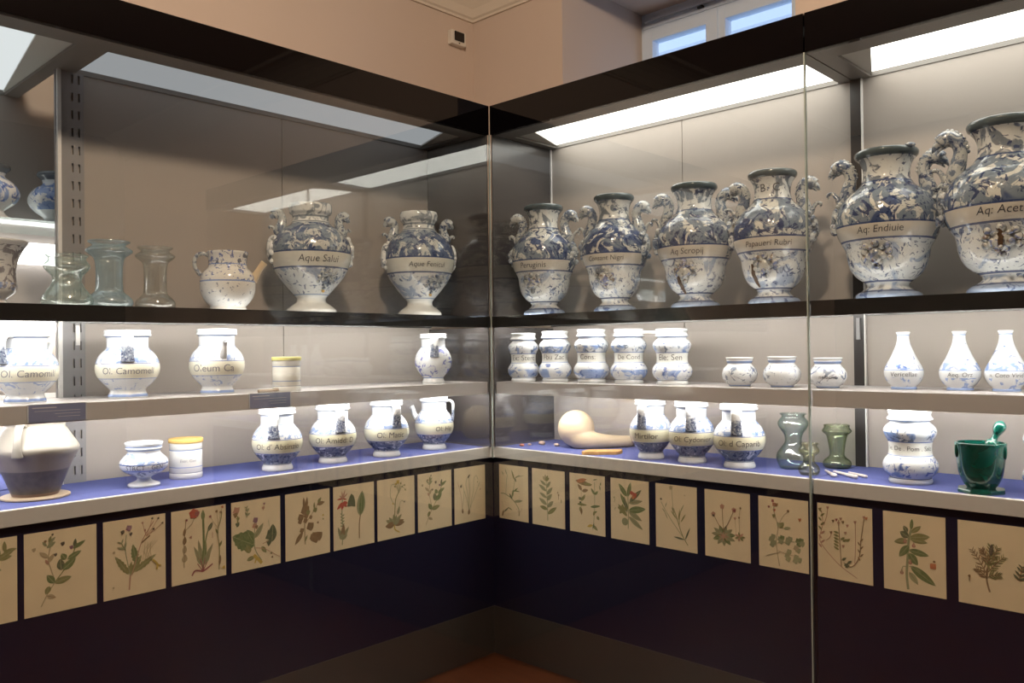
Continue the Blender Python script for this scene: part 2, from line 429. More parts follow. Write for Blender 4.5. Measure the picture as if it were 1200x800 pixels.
class MB:
    def __init__(self):
        self.v, self.f, self.uv = [], [], {}
    def box(self, x0, x1, y0, y1, z0, z1):
        x0, x1 = min(x0, x1), max(x0, x1)
        y0, y1 = min(y0, y1), max(y0, y1)
        o = len(self.v)
        self.v += [(x, y, z) for z in (z0, z1) for y in (y0, y1) for x in (x0, x1)]
        self.f += [tuple(o + i for i in q) for q in ((0, 2, 3, 1), (4, 5, 7, 6), (0, 1, 5, 4), (2, 6, 7, 3), (0, 4, 6, 2), (1, 3, 7, 5))]
        return self
    def prism(self, poly, z0, z1):
        o, n = len(self.v), len(poly)
        self.v += [(x, y, z0) for x, y in poly] + [(x, y, z1) for x, y in poly]
        self.f.append(tuple(o + n - 1 - i for i in range(n)))
        self.f.append(tuple(o + n + i for i in range(n)))
        for i in range(n):
            j = (i + 1) % n
            self.f.append((o + i, o + j, o + n + j, o + n + i))
        return self
    def lathe(self, prof, seg=48, h=1.0, ox=0.0, oy=0.0, oz=0.0):
        """prof: (r, z) from the bottom centre outwards and up (then inside)"""
        o = len(self.v)
        n = len(prof)
        for r, z in prof:
            for k in range(seg):
                a = 2 * math.pi * k / seg
                self.v.append((ox + r * math.cos(a), oy + r * math.sin(a), oz + z))
        for i in range(n - 1):
            for k in range(seg):
                k2 = (k + 1) % seg
                self.uv[len(self.f)] = [(k / seg, prof[i][1] / h), ((k + 1) / seg, prof[i][1] / h), ((k + 1) / seg, prof[i + 1][1] / h), (k / seg, prof[i + 1][1] / h)]
                self.f.append((o + i * seg + k, o + i * seg + k2, o + (i + 1) * seg + k2, o + (i + 1) * seg + k))
        for i, rev in ((0, True), (n - 1, False)):
            if prof[i][0] > 1e-5:
                ring = [o + i * seg + k for k in range(seg)]
                self.uv[len(self.f)] = [(0, prof[i][1] / h)] * seg
                self.f.append(tuple(reversed(ring)) if rev else tuple(ring))
        return self
    def tube(self, pts, rad, seg=10, side=None, flat=None, per=4, vspan=None, hollow=None):
        """pts 3d; rad one radius each; side: fixed vector across a planar curve; flat = thickness share across the other axis"""
        q = spline([(*p, r) for p, r in zip(pts, rad)], per)
        P = [Vector(x[:3]) for x in q]
        R = [max(x[3], 1e-4) for x in q]
        o, n = len(self.v), len(P)
        S = Vector(side).normalized() if side else None
        prev = None
        for i in range(n):
            T = (P[min(i + 1, n - 1)] - P[max(i - 1, 0)]).normalized()
            if S is not None:
                s = (S - T * S.dot(T)).normalized()
            else:
                ref = prev if prev is not None else (Vector((0, 0, 1)) if abs(T.z) < 0.9 else Vector((1, 0, 0)))
                s = (ref - T * ref.dot(T)).normalized()
                prev = s
            nn = T.cross(s)
            for k in range(seg):
                a = 2 * math.pi * k / seg
                self.v.append(tuple(P[i] + s * (R[i] * math.cos(a)) + nn * (R[i] * (flat or 1.0) * math.sin(a))))
        for i in range(n - 1):
            for k in range(seg):
                k2 = (k + 1) % seg
                if vspan:
                    t0, t1 = i / (n - 1), (i + 1) / (n - 1)
                    a0 = vspan[0] + (vspan[1] - vspan[0]) * t0
                    a1 = vspan[0] + (vspan[1] - vspan[0]) * t1
                    self.uv[len(self.f)] = [(0, a0), (0, a0), (0, a1), (0, a1)]
                self.f.append((o + i * seg + k, o + i * seg + k2, o + (i + 1) * seg + k2, o + (i + 1) * seg + k))
        self.f.append(tuple(o + k for k in reversed(range(seg))))
        if hollow:                     # inner wall running back down the bore
            share, back = hollow
            i0 = len(self.v)
            rings = list(range(n - 1, max(n - 1 - back, 1) - 1, -1))
            for i in rings:
                for k in range(seg):
                    self.v.append(tuple(P[i] + (Vector(self.v[o + i * seg + k]) - P[i]) * share))
            prev_ = [o + (n - 1) * seg + k for k in range(seg)]
            for j in range(len(rings)):
                cur = [i0 + j * seg + k for k in range(seg)]
                for k in range(seg):
                    k2 = (k + 1) % seg
                    self.f.append((prev_[k], prev_[k2], cur[k2], cur[k]))
                prev_ = cur
            self.f.append(tuple(prev_))
        else:
            self.f.append(tuple(o + (n - 1) * seg + k for k in range(seg)))
        return self
    def blob(self, c, r, seg=10, rings=6):
        rx, ry, rz = (r, r, r) if not isinstance(r, tuple) else r
        o = len(self.v)
        self.v.append((c[0], c[1], c[2] - rz))
        for i in range(1, rings):
            t = -math.pi / 2 + math.pi * i / rings
            for k in range(seg):
                a = 2 * math.pi * k / seg
                self.v.append((c[0] + rx * math.cos(t) * math.cos(a), c[1] + ry * math.cos(t) * math.sin(a), c[2] + rz * math.sin(t)))
        self.v.append((c[0], c[1], c[2] + rz))
        top = len(self.v) - 1
        for k in range(seg):
            k2 = (k + 1) % seg
            self.f.append((o, o + 1 + k2, o + 1 + k))
            for i in range(rings - 2):
                a = o + 1 + i * seg
                self.f.append((a + k, a + k2, a + seg + k2, a + seg + k))
            a = o + 1 + (rings - 2) * seg
            self.f.append((a + k, a + k2, top))
        return self
    def build(self, name, mat, parent=None, smooth=False, bevel=0.0):
        me = bpy.data.meshes.new(name)
        me.from_pydata(self.v, [], self.f)
        if self.uv:
            lay = me.uv_layers.new(name='UVMap')
            for pi, p in enumerate(me.polygons):
                u = self.uv.get(pi)
                if u:
                    for li, c in zip(p.loop_indices, u):
                        lay.data[li].uv = c
        if smooth:
            me.polygons.foreach_set('use_smooth', [True] * len(me.polygons))
        me.materials.append(mat)
        me.update()
        o = bpy.data.objects.new(name, me)
        COL.objects.link(o)
        if parent is not None:
            o.parent = parent
        if bevel > 0:
            b = o.modifiers.new('bevel', 'BEVEL')
            b.width = bevel
            b.segments = 2
        return o

def tag(o, label=None, cat=None, group=None, kind=None):
    if label: o['label'] = label
    if cat: o['category'] = cat
    if group: o['group'] = group
    if kind: o['kind'] = kind
    return o

def thing(name, label, cat, loc=(0, 0, 0), rz=0.0, group=None):
    o = bpy.data.objects.new(name, None)
    o.empty_display_size = 0.05
    COL.objects.link(o)
    o.location = loc
    o.rotation_euler = (0, 0, rz)
    return tag(o, label, cat, group)

def facing(x, y):
    return math.atan2(CAM.y - y, CAM.x - x)

# ------------------------------------------------------------------ room shell
ZC = 3.62
WX, WY = -0.946, 0.82
XR, YR = 6.2, -6.2
tag(MB().box(WX - 0.3, XR, YR, 1.7, -0.1, 0.0).build('floor', M['floor']), 'reddish brown boarded floor at the foot of the cases', None, kind='structure')
tag(MB().box(WX - 0.3, XR, YR, 1.7, ZC, ZC + 0.12).build('ceiling', M['ceil']), 'cream painted ceiling above the cases', None, kind='structure')
tag(MB().box(WX - 0.3, WX, YR, 1.7, 0, ZC).build('wall_left', M['wall']), 'warm beige plaster wall with a motion detector', None, kind='structure')
wm = MB()
wm.box(WX, -0.239, WY, 1.7, 0, ZC)
wm.box(1.097, XR, WY, 1.7, 0, ZC)
wm.box(-0.239, 1.097, WY, 1.7, 3.450, ZC)
wm.box(-0.239, 1.097, WY, 1.7, 0, 1.3)
tag(wm.build('wall_right', M['wall']), 'warm beige plaster wall with a deep window niche', None, kind='structure')
tag(MB().box(XR, XR + 0.2, YR, 1.7, 0, ZC).build('wall_back', M['wall_far']), 'dark panelled wall across the room', None, kind='structure')
tag(MB().box(WX - 0.3, XR, YR - 0.2, YR, 0, ZC).build('wall_front', M['wall_far']), 'dark panelled wall on the far side of the room', None, kind='structure')
# cove where walls meet the ceiling
cv = MB()
prof = [(0.0, 3.385), (0.012, 3.385), (0.012, 3.40), (0.02, 3.41)] + [(0.02 + 0.17 * (1 - math.cos(i * math.pi / 12)), 3.41 + 0.19 * math.sin(i * math.pi / 12)) for i in range(1, 7)] + [(0.20, ZC)]
for (d0, z0), (d1, z1) in zip(prof, prof[1:]):
    o = len(cv.v)
    cv.v += [(WX + d0, YR, z0), (WX + d1, YR, z1), (WX + d0, WY - d0, z0), (WX + d1, WY - d1, z1), (XR, WY - d0, z0), (XR, WY - d1, z1)]
    cv.f += [(o, o + 1, o + 3, o + 2), (o + 2, o + 3, o + 5, o + 4)]
tag(cv.build('trim_1', M['ceil'], smooth=True), 'curved cream cove between wall and ceiling', None, kind='structure')

# window, two casements under a fixed head, deep in the niche
win = thing('window_1', 'pale painted casement window above the case', None, (0.0, 1.589, 1.3))
win['kind'] = 'structure'
wx0, wx1, wz1 = -0.239, 1.097, 2.150
fr = MB()
fr.box(wx0, wx0 + 0.030, 0, 0.09, 0, wz1); fr.box(wx1 - 0.030, wx1, 0, 0.09, 0, wz1)
fr.box(wx0 + 0.030, wx1 - 0.030, 0, 0.09, wz1 - 0.100, wz1); fr.box(wx0 + 0.030, wx1 - 0.030, 0, 0.09, 0, 0.06)
fr.build('window_frame', M['win_paint'], win)
MB().box(wx0 + 0.03, wx1 - 0.03, -0.014, 0.0, wz1 - 0.055, wz1 - 0.040).build('head_bead', M['win_paint'], win)
MB().box(wx0 + 0.03, wx1 - 0.03, -0.026, 0.0, wz1 - 0.103, wz1 - 0.088).build('head_bead', M['win_paint'], win)
for a, b in ((wx0 + 0.030, 0.278), (0.282, 0.798), (0.802, wx1 - 0.030)):
    t = wz1 - 0.104
    sm = MB()
    st = 0.060 if a < 0.5 else 0.05
    sm.box(a, a + st, -0.02, 0.05, 0.06, t); sm.box(b - st, b, -0.02, 0.05, 0.06, t)
    sm.box(a + st, b - st, -0.018, 0.05, t - 0.078, t); sm.box(a + st, b - st, -0.018, 0.05, 0.06, 0.14); sm.box(a + st, b - st, -0.012, 0.045, 1.0, 1.035)
    sash = sm.build('sash', M['win_paint'], win)
    for z0, z1 in ((0.14, 1.0), (1.035, t - 0.078)):
        MB().box(a + st, b - st, 0.012, 0.018, z0, z1).build('pane', M['pane'], sash)
MB().box(0.262, 0.298, -0.032, -0.0205, 0.06, wz1 - 0.110).build('meeting_bead', M['win_paint'], win)
MB().box(0.165, 0.200, -0.024, -0.001, wz1 - 0.078, wz1 - 0.066).build('latch', M['black_plastic'], win)

# house across the yard, seen through the panes
hb = thing('neighbour_house', 'pale plaster house with shuttered openings beyond the window panes', 'building', (1.0, 5.2, 0))
MB().box(-5, 5, 0, 0.4, -3, 7.2).build('wall', M['facade'], hb)
MB().box(-5, 5, -0.35, 0.0, 4.55, 4.75).build('cornice', M['facade_trim'], hb)
MB().box(-5, 5, -0.20, 0.0, 4.30, 4.42).build('cornice', M['facade_trim'], hb)
for x in (-3.6, -2.3, -1.0, 0.3, 1.6, 2.9):
    w = MB().box(x, x + 0.8, -0.06, 0.02, 2.9, 4.1).build('window', M['facade_trim'], hb)
    MB().box(x + 0.08, x + 0.72, -0.075, -0.055, 2.98, 4.02).build('pane', M['facade_glass'], w)

# motion detector on the beige wall
ms = thing('motion_detector', 'small white motion detector with a square black lens on the wall', 'sensor', (WX, 0.668, 3.205))
MB().box(0, 0.04, -0.058, 0.058, 0.0, 0.085).build('housing', M['white_plastic'], ms, bevel=0.006)
MB().box(0.038, 0.046, -0.038, 0.038, 0.022, 0.078).build('lens', M['black_plastic'], ms, bevel=0.003)
MB().box(0.038, 0.043, -0.004, 0.004, 0.008, 0.014).build('indicator', M['black_plastic'], ms)

# ------------------------------------------------------------------ display cases
Z1A, Z1B, Z2A, Z2B, ZD, ZRB = 1.499, 1.550, 1.195, 1.250, 0.952, 0.903
ZTOP, ZCEIL = 2.514, 2.382

def case_unit(side, u0, u1, depth, label, lamp, corner, seams=(), rear=False, front_to=None, d_in=0.034):
    """side R: u runs along +x, depth along +y; side L: u along -y, depth along -x"""
    if side == 'R':
        mp = lambda u, d: (u, d)
    else:
        mp = lambda u, d: (-d, -u)
    mid = mp((u0 + u1) / 2, depth / 2)
    root = thing('display_case', label, 'display case', (mid[0], mid[1], 0))
    def B(lst, name, mat, parent=root, bevel=0.0):
        mb = MB()
        for (a, b, d0, d1, z0, z1) in lst:
            p, q = mp(a, d0), mp(b, d1)
            mb.box(p[0] - mid[0], q[0] - mid[0], p[1] - mid[1], q[1] - mid[1], z0, z1)
        return mb.build(name, mat, parent, bevel=bevel)
    g = 0.0 if side == 'L' else 0.0025
    a, b = u0 + g, u1 - g
    fb = (front_to or u1) - g                      # how far the front runs
    fa = a + 0.006 if corner else a
    ca = (lambda d: -d) if corner else (lambda d: a)   # inner corner: fronts run on to meet the other case
    dz = ZCEIL
    if not rear:
        B([(fa, fb, -0.004, 0.020, ZCEIL, ZTOP)], 'fascia', M['black'])
    B([(a, b, 0.020 if not rear else 0.02, depth + 0.02, ZTOP - 0.012, ZTOP)], 'cover', M['black'])
    l0, l1 = u0 + (0.055 if corner else 0.065), u1 - 0.05
    d0, d1 = 0.115, depth - 0.005
    if rear:
        l0 = u0 + 0.047
    B([(fa, b, 0.020, d0, dz, dz + 0.02), (fa, l0, d0, d1, dz, dz + 0.02), (l1, b, d0, d1, dz, dz + 0.02), (fa, b, d1, depth, dz, dz + 0.02)], 'ceiling_frame', M['frame'])
    tr = B([(l0 - 0.006, l0, d0, d1, dz + 0.02, dz + 0.10), (l1, l1 + 0.006, d0, d1, dz + 0.02, dz + 0.10), (l0, l1, d0 - 0.006, d0, dz + 0.02, dz + 0.10), (l0, l1, d1, d1 + 0.005, dz + 0.02, dz + 0.10)], 'light_trough', M['white_trough'])
    B([(l0, l1, d0, d1, dz + 0.018, dz + 0.04)], 'light_panel', lamp, tr)
    er = MB()
    tri = [mp(l0, d0), mp(l0 + 0.11, d0), mp(l0 + 0.005, d1), mp(l0, d1)]
    if side == 'L':
        tri.reverse()
    er.prism([(x - mid[0], y - mid[1]) for x, y in tri], dz + 0.010, dz + 0.017).build('end_reflector', M['white_trough'], tr)
    # back panels, butted with thin seams
    if not rear:
        edges = [u0] + list(seams) + [u1]
        for i in range(len(edges) - 1):
            B([(edges[i] + 0.0015, edges[i + 1] - 0.0015, depth, depth + 0.014, ZD, ZCEIL)], 'back_panel', M['taupe'])
        B([(u0, u1, depth + 0.014, depth + 0.02, 0.0, ZTOP - 0.012)], 'carcass_back', M['taupe'])
    else:
        B([(u0 - 0.5, u1, depth, depth + 0.014, 0.0, ZTOP - 0.012)], 'back_panel', M['taupe'])
    # shelves
    def shelf(z0, z1, front, top, nm):
        if rear:
            s = B([(a - 0.42, b, 0.445, depth - 0.004, z1 - 0.010, z1)], nm, top)
            B([(a - 0.40, b - 0.01, depth - 0.09, depth - 0.05, z0 + 0.006, z1 - 0.010)], 'light_tube', M['lamp_shelf'], s)
            return s
        s = B([(fa, fb, 0.034, depth - 0.004, z1 - 0.010, z1), (fa, fb, depth - 0.014, depth - 0.004, z0 + 0.008, z1 - 0.010)], nm, top)
        B([(ca(0.016), fb, 0.016, 0.034, z0, z1)], 'front_edge', front, s)
        B([(fa + 0.03, fb - 0.01, 0.040, 0.070, z0 + 0.006, z1 - 0.010)], 'light_tube', M['lamp_shelf'], s)
        return s
    shelf(Z1A, Z1B, M['shelf_dark'], M['shelf_glass'], 'upper_shelf')
    shelf(Z2A, Z2B, M['shelf'], M['shelf'], 'middle_shelf')
    if rear:
        dk = B([(a - 0.42, b, 0.445, depth, ZD - 0.022, ZD - 0.003)], 'desk', M['navy'])
        B([(a - 0.42, b, 0.445, depth - 0.001, ZD - 0.003, ZD)], 'cloth', M['cloth'], dk)
        return root, B
    # desk with cloth and rail, base below
    dk = B([(ca(0.034), fb, 0.034, depth, ZD - 0.022, ZD - 0.003)], 'desk', M['navy'])
    B([(ca(0.034), fb, 0.034, depth - 0.001, ZD - 0.003, ZD)], 'cloth', M['cloth'], dk)
    B([(ca(0.014), fb, 0.014, 0.034, ZRB, ZD)], 'rail', M['rail'], dk, bevel=0.002)
    B([(ca(0.034), fb, 0.034, 0.050, 0.215, ZRB)], 'base_panel', M['navy'])
    B([(ca(0.030), fb, 0.030, 0.050, 0.0, 0.215)], 'plinth', M['plinth'])
    # glass to the floor
    B([(fa, fb, -0.004, 0.004, 0.012, ZCEIL)], 'glass_pane', M['pane'])
    return root, B

u_left = 1.690
right_a, BRA = case_unit('R', 0.0, 1.497, 0.42, 'lit glass case with taupe back holding four of the two-handled vases beside the inner corner', M['lamp_bright'], True, seams=(0.760,))
right_b, BRB = case_unit('R', 1.497, 2.75, 0.42, 'lit glass case next to the window wall holding white flasks and the green mortar', M['lamp_bright'], False)
left_a, BLA = case_unit('L', 0.0, u_left, 0.42, 'glass case with unlit dark upper back holding the spouted jug', M['lamp_dim'], True, seams=(0.820,), front_to=2.75)
left_b, BLB = case_unit('L', u_left, 2.75, 0.86, 'deep brightly lit compartment behind the slotted upright', M['lamp_deep'], False, rear=True)
# end panels at the inner corner
BRA([(0.0065, 0.0125, 0.006, 0.42, Z1B, ZCEIL)], 'end_panel', M['taupe_dark'])
BRA([(0.0065, 0.0125, 0.006, 0.42, ZD, Z1A)], 'lower_end_panel', M['taupe_dark'])
BRA([(0.012, 0.018, 0.412, 0.42, Z1B, ZCEIL)], 'corner_bead', M['rail'])
BLA([(0.0065, 0.0125, 0.006, 0.42, Z1B, ZCEIL)], 'end_panel', M['taupe_dark'])
BLA([(0.0065, 0.0125, 0.006, 0.42, ZD, Z1A)], 'lower_end_panel', M['taupe_dark'])
# pane joints
BRA([(0.0, 0.006, -0.006, 0.0, ZRB, ZCEIL)], 'corner_joint', M['joint'])
BRB([(1.4945, 1.4995, -0.0055, 0.0055, 0.012, ZCEIL)], 'pane_joint', M['joint'])
# uprights for the brackets
BRB([(1.490, 1.528, 0.405, 0.4195, ZD, ZCEIL)], 'upright', M['upright_dark'])
BRB([(1.528, 1.532, 0.405, 0.4195, ZD, ZCEIL)], 'upright_edge', M['rail'])
BRB([(1.503, 1.516, 0.396, 0.405, 1.42, 1.499)], 'bracket', M['upright'])
ub = [(p, q, 0.408, 0.4198, ZD, ZCEIL) for p, q in ((1.612, 1.6245), (1.6315, 1.6465), (1.6535, 1.705))]
z, zs = 0.98, []
while z < 2.35:
    zs.append(z)
    z += 0.062
for p, q in ((1.6245, 1.6315), (1.6465, 1.6535)):
    for lo_, hi_ in zip([ZD] + [v + 0.030 for v in zs], zs + [ZCEIL]):
        ub.append((p, q, 0.408, 0.4198, lo_, hi_))
BLA(ub, 'upright', M['upright'])
BLA([(1.690, 1.702, 0.395, 0.408, ZD, ZCEIL)], 'upright_nosing', M['rail'])
BLA([(1.632, 1.646, 0.400, 0.408, 1.43, 1.499)], 'bracket', M['rail'])
# inner glass shelf of the deep case with its own tube
dk = BLB([(1.45, 2.70, 0.50, 0.85, 1.860, 1.868)], 'glass_shelf', M['gl_pale'])
BLB([(1.45, 2.70, 0.815, 0.85, 1.745, 1.825)], 'shelf_tube', M['lamp_strip'], dk)

# ------------------------------------------------------------------ captions on the middle shelf edge
def caption(u0, u1, label):
    w = u1 - u0
    t = thing('caption_plate', label, 'label', (-0.014, -(u0 + u1) / 2, Z2A + 0.004), 0.0, 'caption plates on the shelf edge')
    MB().box(0, 0.003, -w / 2, w / 2, 0.0, 0.052).build('plate', M['plate'], t)
    MB().box(0.0005, 0.0036, -w / 2 - 0.003, -w / 2, 0, 0.053).box(0.0005, 0.0036, w / 2, w / 2 + 0.003, 0, 0.053).box(0.0005, 0.0036, -w / 2, w / 2, 0.052, 0.0535).build('border_trim', M['plate_edge'], t)
    pr = MB()
    for i, (s, l) in enumerate(((0.06, 0.42), (0.10, 0.8), (0.45, 0.45), (0.5, 0.4))):
        z = 0.041 - i * 0.009
        pr.box(0.003, 0.0034, -w / 2 + w * s, -w / 2 + w * (s + l), z, z + (0.003 if i == 0 else 0.0012))
    tag(pr.build('caption_print', M['caption_print'], t), kind='stuff')
caption(1.752, 1.910, 'small slate caption plate on the shelf edge above the earthenware pot')
caption(1.042, 1.204, 'small slate caption plate on the shelf edge below the lime-lidded cup')

# ------------------------------------------------------------------ vessels
def prof_abs(p, h, wall=None, k=1.0, inner=0.6, per=3):
    """p: (z, r) shares bottom -> top"""
    q = spline([(r * h * k, z * h) for z, r in p], per)
    q = [(max(r, 0.0), z) for r, z in q]
    out = [(0.0, q[0][1])] + q
    if wall:
        ins = [(max(r - wall, 0.002), z) for r, z in reversed(q) if z >= inner * h]
        rt, zt = q[-1]
        ins[0] = (rt - wall, zt)
        lowz = max(ins[-1][1], wall)
        out += ins + [(0.0, lowz)]
    return out, q

def radius_at(q, z):
    best = 0.0
    for (r0, z0), (r1, z1) in zip(q, q[1:]):
        if min(z0, z1) - 1e-9 <= z <= max(z0, z1) + 1e-9:
            t = 0 if abs(z1 - z0) < 1e-9 else (z - z0) / (z1 - z0)
            best = max(best, r0 + (r1 - r0) * t)
    return best or q[len(q) // 2][0]

def lettering(txt, q, zc, width, mat, parent, phi=0.0, shear=0.12, hmax=None, off=0.0009, xs=1.0):
    cu = bpy.data.curves.new('lettering', 'FONT')
    cu.body = txt
    cu.size = 1.0
    cu.shear = shear
    cu.align_x = 'CENTER'
    cu.fill_mode = 'FRONT'
    cu.resolution_u = 3
    cu.offset = -0.004
    tmp = bpy.data.objects.new('lettering_curve', cu)
    me = bpy.data.meshes.new_from_object(tmp)
    bpy.data.objects.remove(tmp)
    bpy.data.curves.remove(cu)
    xs_ = [v.co.x for v in me.vertices]
    x0, x1 = min(xs_), max(xs_)
    s = width / (x1 - x0)
    sy = s if hmax is None else min(s, hmax / 0.72)
    for v in me.vertices:
        x = (v.co.x - (x0 + x1) / 2) * s
        z = zc + (v.co.y - 0.30) * sy
        r = radius_at(q, z) + off
        a = phi + x / r
        v.co = (r * math.cos(a), r * math.sin(a), z)
    me.materials.clear()
    me.materials.append(mat)
    me.name = 'lettering'
    o = bpy.data.objects.new('lettering', me)
    COL.objects.link(o)
    o.parent = parent
    return o

def pol(a, r, z):
    return (r * math.cos(a), r * math.sin(a), z)

def side_vec(a):
    return (-math.sin(a), math.cos(a), 0)

# -- big two-handled vases
VASE = [(0, .185), (.018, .196), (.038, .188), (.055, .165), (.075, .133), (.095, .121), (.118, .135), (.15, .175), (.19, .207), (.24, .227), (.29, .237), (.335, .243), (.365, .256), (.40, .275),
        (.45, .294), (.52, .304), (.58, .299), (.64, .278), (.69, .243), (.73, .200), (.76, .166), (.79, .146), (.83, .135), (.88, .137), (.92, .149), (.945, .166), (.962, .182), (.985, .186), (1.0, .176)]
ROUND = [(0, .215), (.03, .215), (.05, .20), (.075, .17), (.10, .135), (.125, .125), (.15, .13), (.19, .165), (.26, .225), (.34, .285), (.42, .325), (.50, .345), (.58, .350), (.65, .335), (.71, .300), (.765, .245), (.80, .195), (.825, .168), (.86, .155),
         (.895, .160), (.92, .182), (.94, .185), (.97, .187), (1.0, .180)]

def scroll_handle(h, a, big=1.0, mat='vase_part', base=(.255, .665), up=1.0):
    y0, z0 = base
    P = lambda dy, dz: pol(a, (y0 + dy * big) * h, (z0 + dz * big * up) * h)
    S = side_vec(a)
    mb = MB()
    mb.tube([P(-.03, -.01), P(.0, .045), P(-.012, .105), P(-.022, .165), P(-.005, .215), P(.035, .235), P(.070, .215)], [.050 * h, .052 * h, .045 * h, .038 * h, .042 * h, .050 * h, .044 * h], 14, S)
    # brow and beak
    mb.tube([P(.058, .222), P(.088, .198), P(.102, .172)], [.034 * h, .019 * h, .004 * h], 8, S)
    mb.tube([P(.050, .200), P(.074, .180), P(.082, .165)], [.014 * h, .009 * h, .003 * h], 8, S)
    # crest of curls over the head and down the nape
    for i, (dy, dz, r) in enumerate(((.066, .250, .013), (.050, .264, .014), (.032, .270, .015), (.014, .268, .015), (-.004, .258, .015), (-.020, .244, .015), (-.034, .226, .015), (-.044, .206, .014), (-.051, .184, .014), (-.054, .162, .013))):
        c = P(dy, dz)
        mb.blob(c, r * h, 8, 5)
    for s in (-1, 1):
        e = P(.050, .226)
        mb.blob((e[0] + S[0] * s * .036 * h, e[1] + S[1] * s * .036 * h, e[2]), .011 * h, 7, 5)
    # breast and leaf scroll below
    mb.tube([P(-.01, -.02), P(.035, .015), P(.060, .060), P(.085, .085), P(.108, .078), P(.104, .056)], [.030 * h, .024 * h, .016 * h, .013 * h, .012 * h, .006 * h], 8, S)
    return mb

def relief(h, q, a, z0, z1, spread, n, rr, rng):
    mb = MB()
    zm = (z0 + z1) / 2 * h
    mb.blob(pol(a, radius_at(q, zm) - .015 * h, zm), (.05 * h, .05 * h, (z1 - z0) * .5 * h), 10, 8)
    for i in range(n):
        z = (z0 + (z1 - z0) * (i + rng.random()) / n) * h
        da = rng.uniform(-spread, spread)
        r = radius_at(q, z) + rng.uniform(0.0, 0.012) * h
        s = rng.uniform(.6, 1.15) * rr * h
        mb.blob(pol(a + da, r, z), (s, s, s * rng.uniform(.8, 1.3)), 8, 6)
    return mb

def face_mask(h, q, a, zc, k=1.0):
    mb = MB()
    R = lambda z: radius_at(q, z * h)
    def bl(da, z, r, out=0.0):
        mb.blob(pol(a + da, R(z) + (out * 0.5 - .008) * h, z * h), tuple(x * h * k for x in r) if isinstance(r, tuple) else r * h * k, 8, 6)
    bl(0, zc, (.045, .055, .06)); bl(0, zc + .005, (.02, .016, .03), .045)
    for s in (-1, 1):
        bl(.16 * s, zc - .008, .026, .028); bl(.13 * s, zc + .040, (.024, .024, .012), .030)
        bl(.09 * s, zc - .048, .018, .022)
        bl(.30 * s, zc + .02, .024, .012); bl(.32 * s, zc - .02, .022, .010); bl(.25 * s, zc + .058, .024, .012)
    bl(0, zc + .072, .028, .014); bl(0, zc - .074, .022, .016)
    mb.tube([pol(a, R(zc - .03) + .02 * h, (zc - .032) * h), pol(a, R(zc - .03) + .075 * h, (zc - .045) * h)], [.014 * h, .012 * h], 10)
    return mb

def surf_patch(q, h, phi, z0, z1, w, name, mat, parent, wob=0.0, seed=0, off=0.0025):
    rng = random.Random(seed)
    L, R_ = [], []
    n = 9
    for i in range(n):
        z = (z0 + (z1 - z0) * i / (n - 1)) * h
        r = radius_at(q, z) + off
        ww = w * math.sin(math.pi * (i + .6) / (n + .2)) ** .5
        c = phi + rng.uniform(-wob, wob)
        L.append(pol(c - ww / r, r, z)); R_.append(pol(c + ww / r, r, z))
    mb = MB()
    mb.v = L + R_
    mb.f = [(i, n + i, n + i + 1, i + 1) for i in range(n - 1)]
    return mb.build(name, mat, parent, True)

def big_vase(x, y, h, txt, label, shape='vase', turn=0.0, tw=0.16, tz=0.44, k=1.0, mask=True, seed=1, seam_text=None, patch=None, lump=None):
    rng = random.Random(seed)
    t = thing('two_handled_vase', label, 'vase', (x, y, Z1B), facing(x, y) + turn, 'large lettered vases on the upper shelf')
    p, q = prof_abs(VASE if shape == 'vase' else ROUND, h, 0.006, k, 0.72)
    MB().lathe(p, 72, h).build('body', M['vase' if shape == 'vase' else 'vase_round'], t, True)
    lettering(txt, q, tz * h, tw, M['ink'], t, 0.0, 0.15, hmax=0.034)
    if seam_text:
        lettering(seam_text, q, 0.865 * h, 0.07, M['ink'], t, 0.0, 0.0)
    for s in (-1, 1):
        a = s * math.pi / 2
        if shape == 'vase':
            hd = scroll_handle(h, a, 1.08 * k, base=(.235 * k, .655)).build('handle', M['vase_part'], t, True)
            relief(h, q, a, .47, .66, .30, 16, .026, rng).build('handle_mask', M['vase_part'], t, True)
        else:
            hd = scroll_handle(h, a, 0.85, base=(.265 * k, .715), up=0.95).build('handle', M['vase_part'], t, True)
            relief(h, q, a, .46, .70, .22, 18, .026, rng).build('handle_mask', M['vase_flower'], t, True)
    if patch:
        surf_patch(q, h, *patch[:4], 'glaze_stain', M['stain'], t, 0.03, seed, *patch[4:])
    if lump is not None:
        MB().blob(pol(lump, .182 * h * k, 1.0 * h), (.012, .018, .008), 10, 7).build('rim_lump', M['vase_part'], t, True)
    if mask:
        if shape == 'vase':
            face_mask(h, q, -0.12, .285, 1.0).build('spout_mask', M['vase_mask'], t, True)
        else:
            face_mask(h, q, 0.35, .30, 0.85).build('spout_mask', M['vase_part'], t, True)
            mb = MB().blob(pol(0.35, radius_at(q, .20 * h) + .006, .20 * h), .007, 8, 6)
            mb.build('spout_hole', M['parchment'], t, True)
    return t

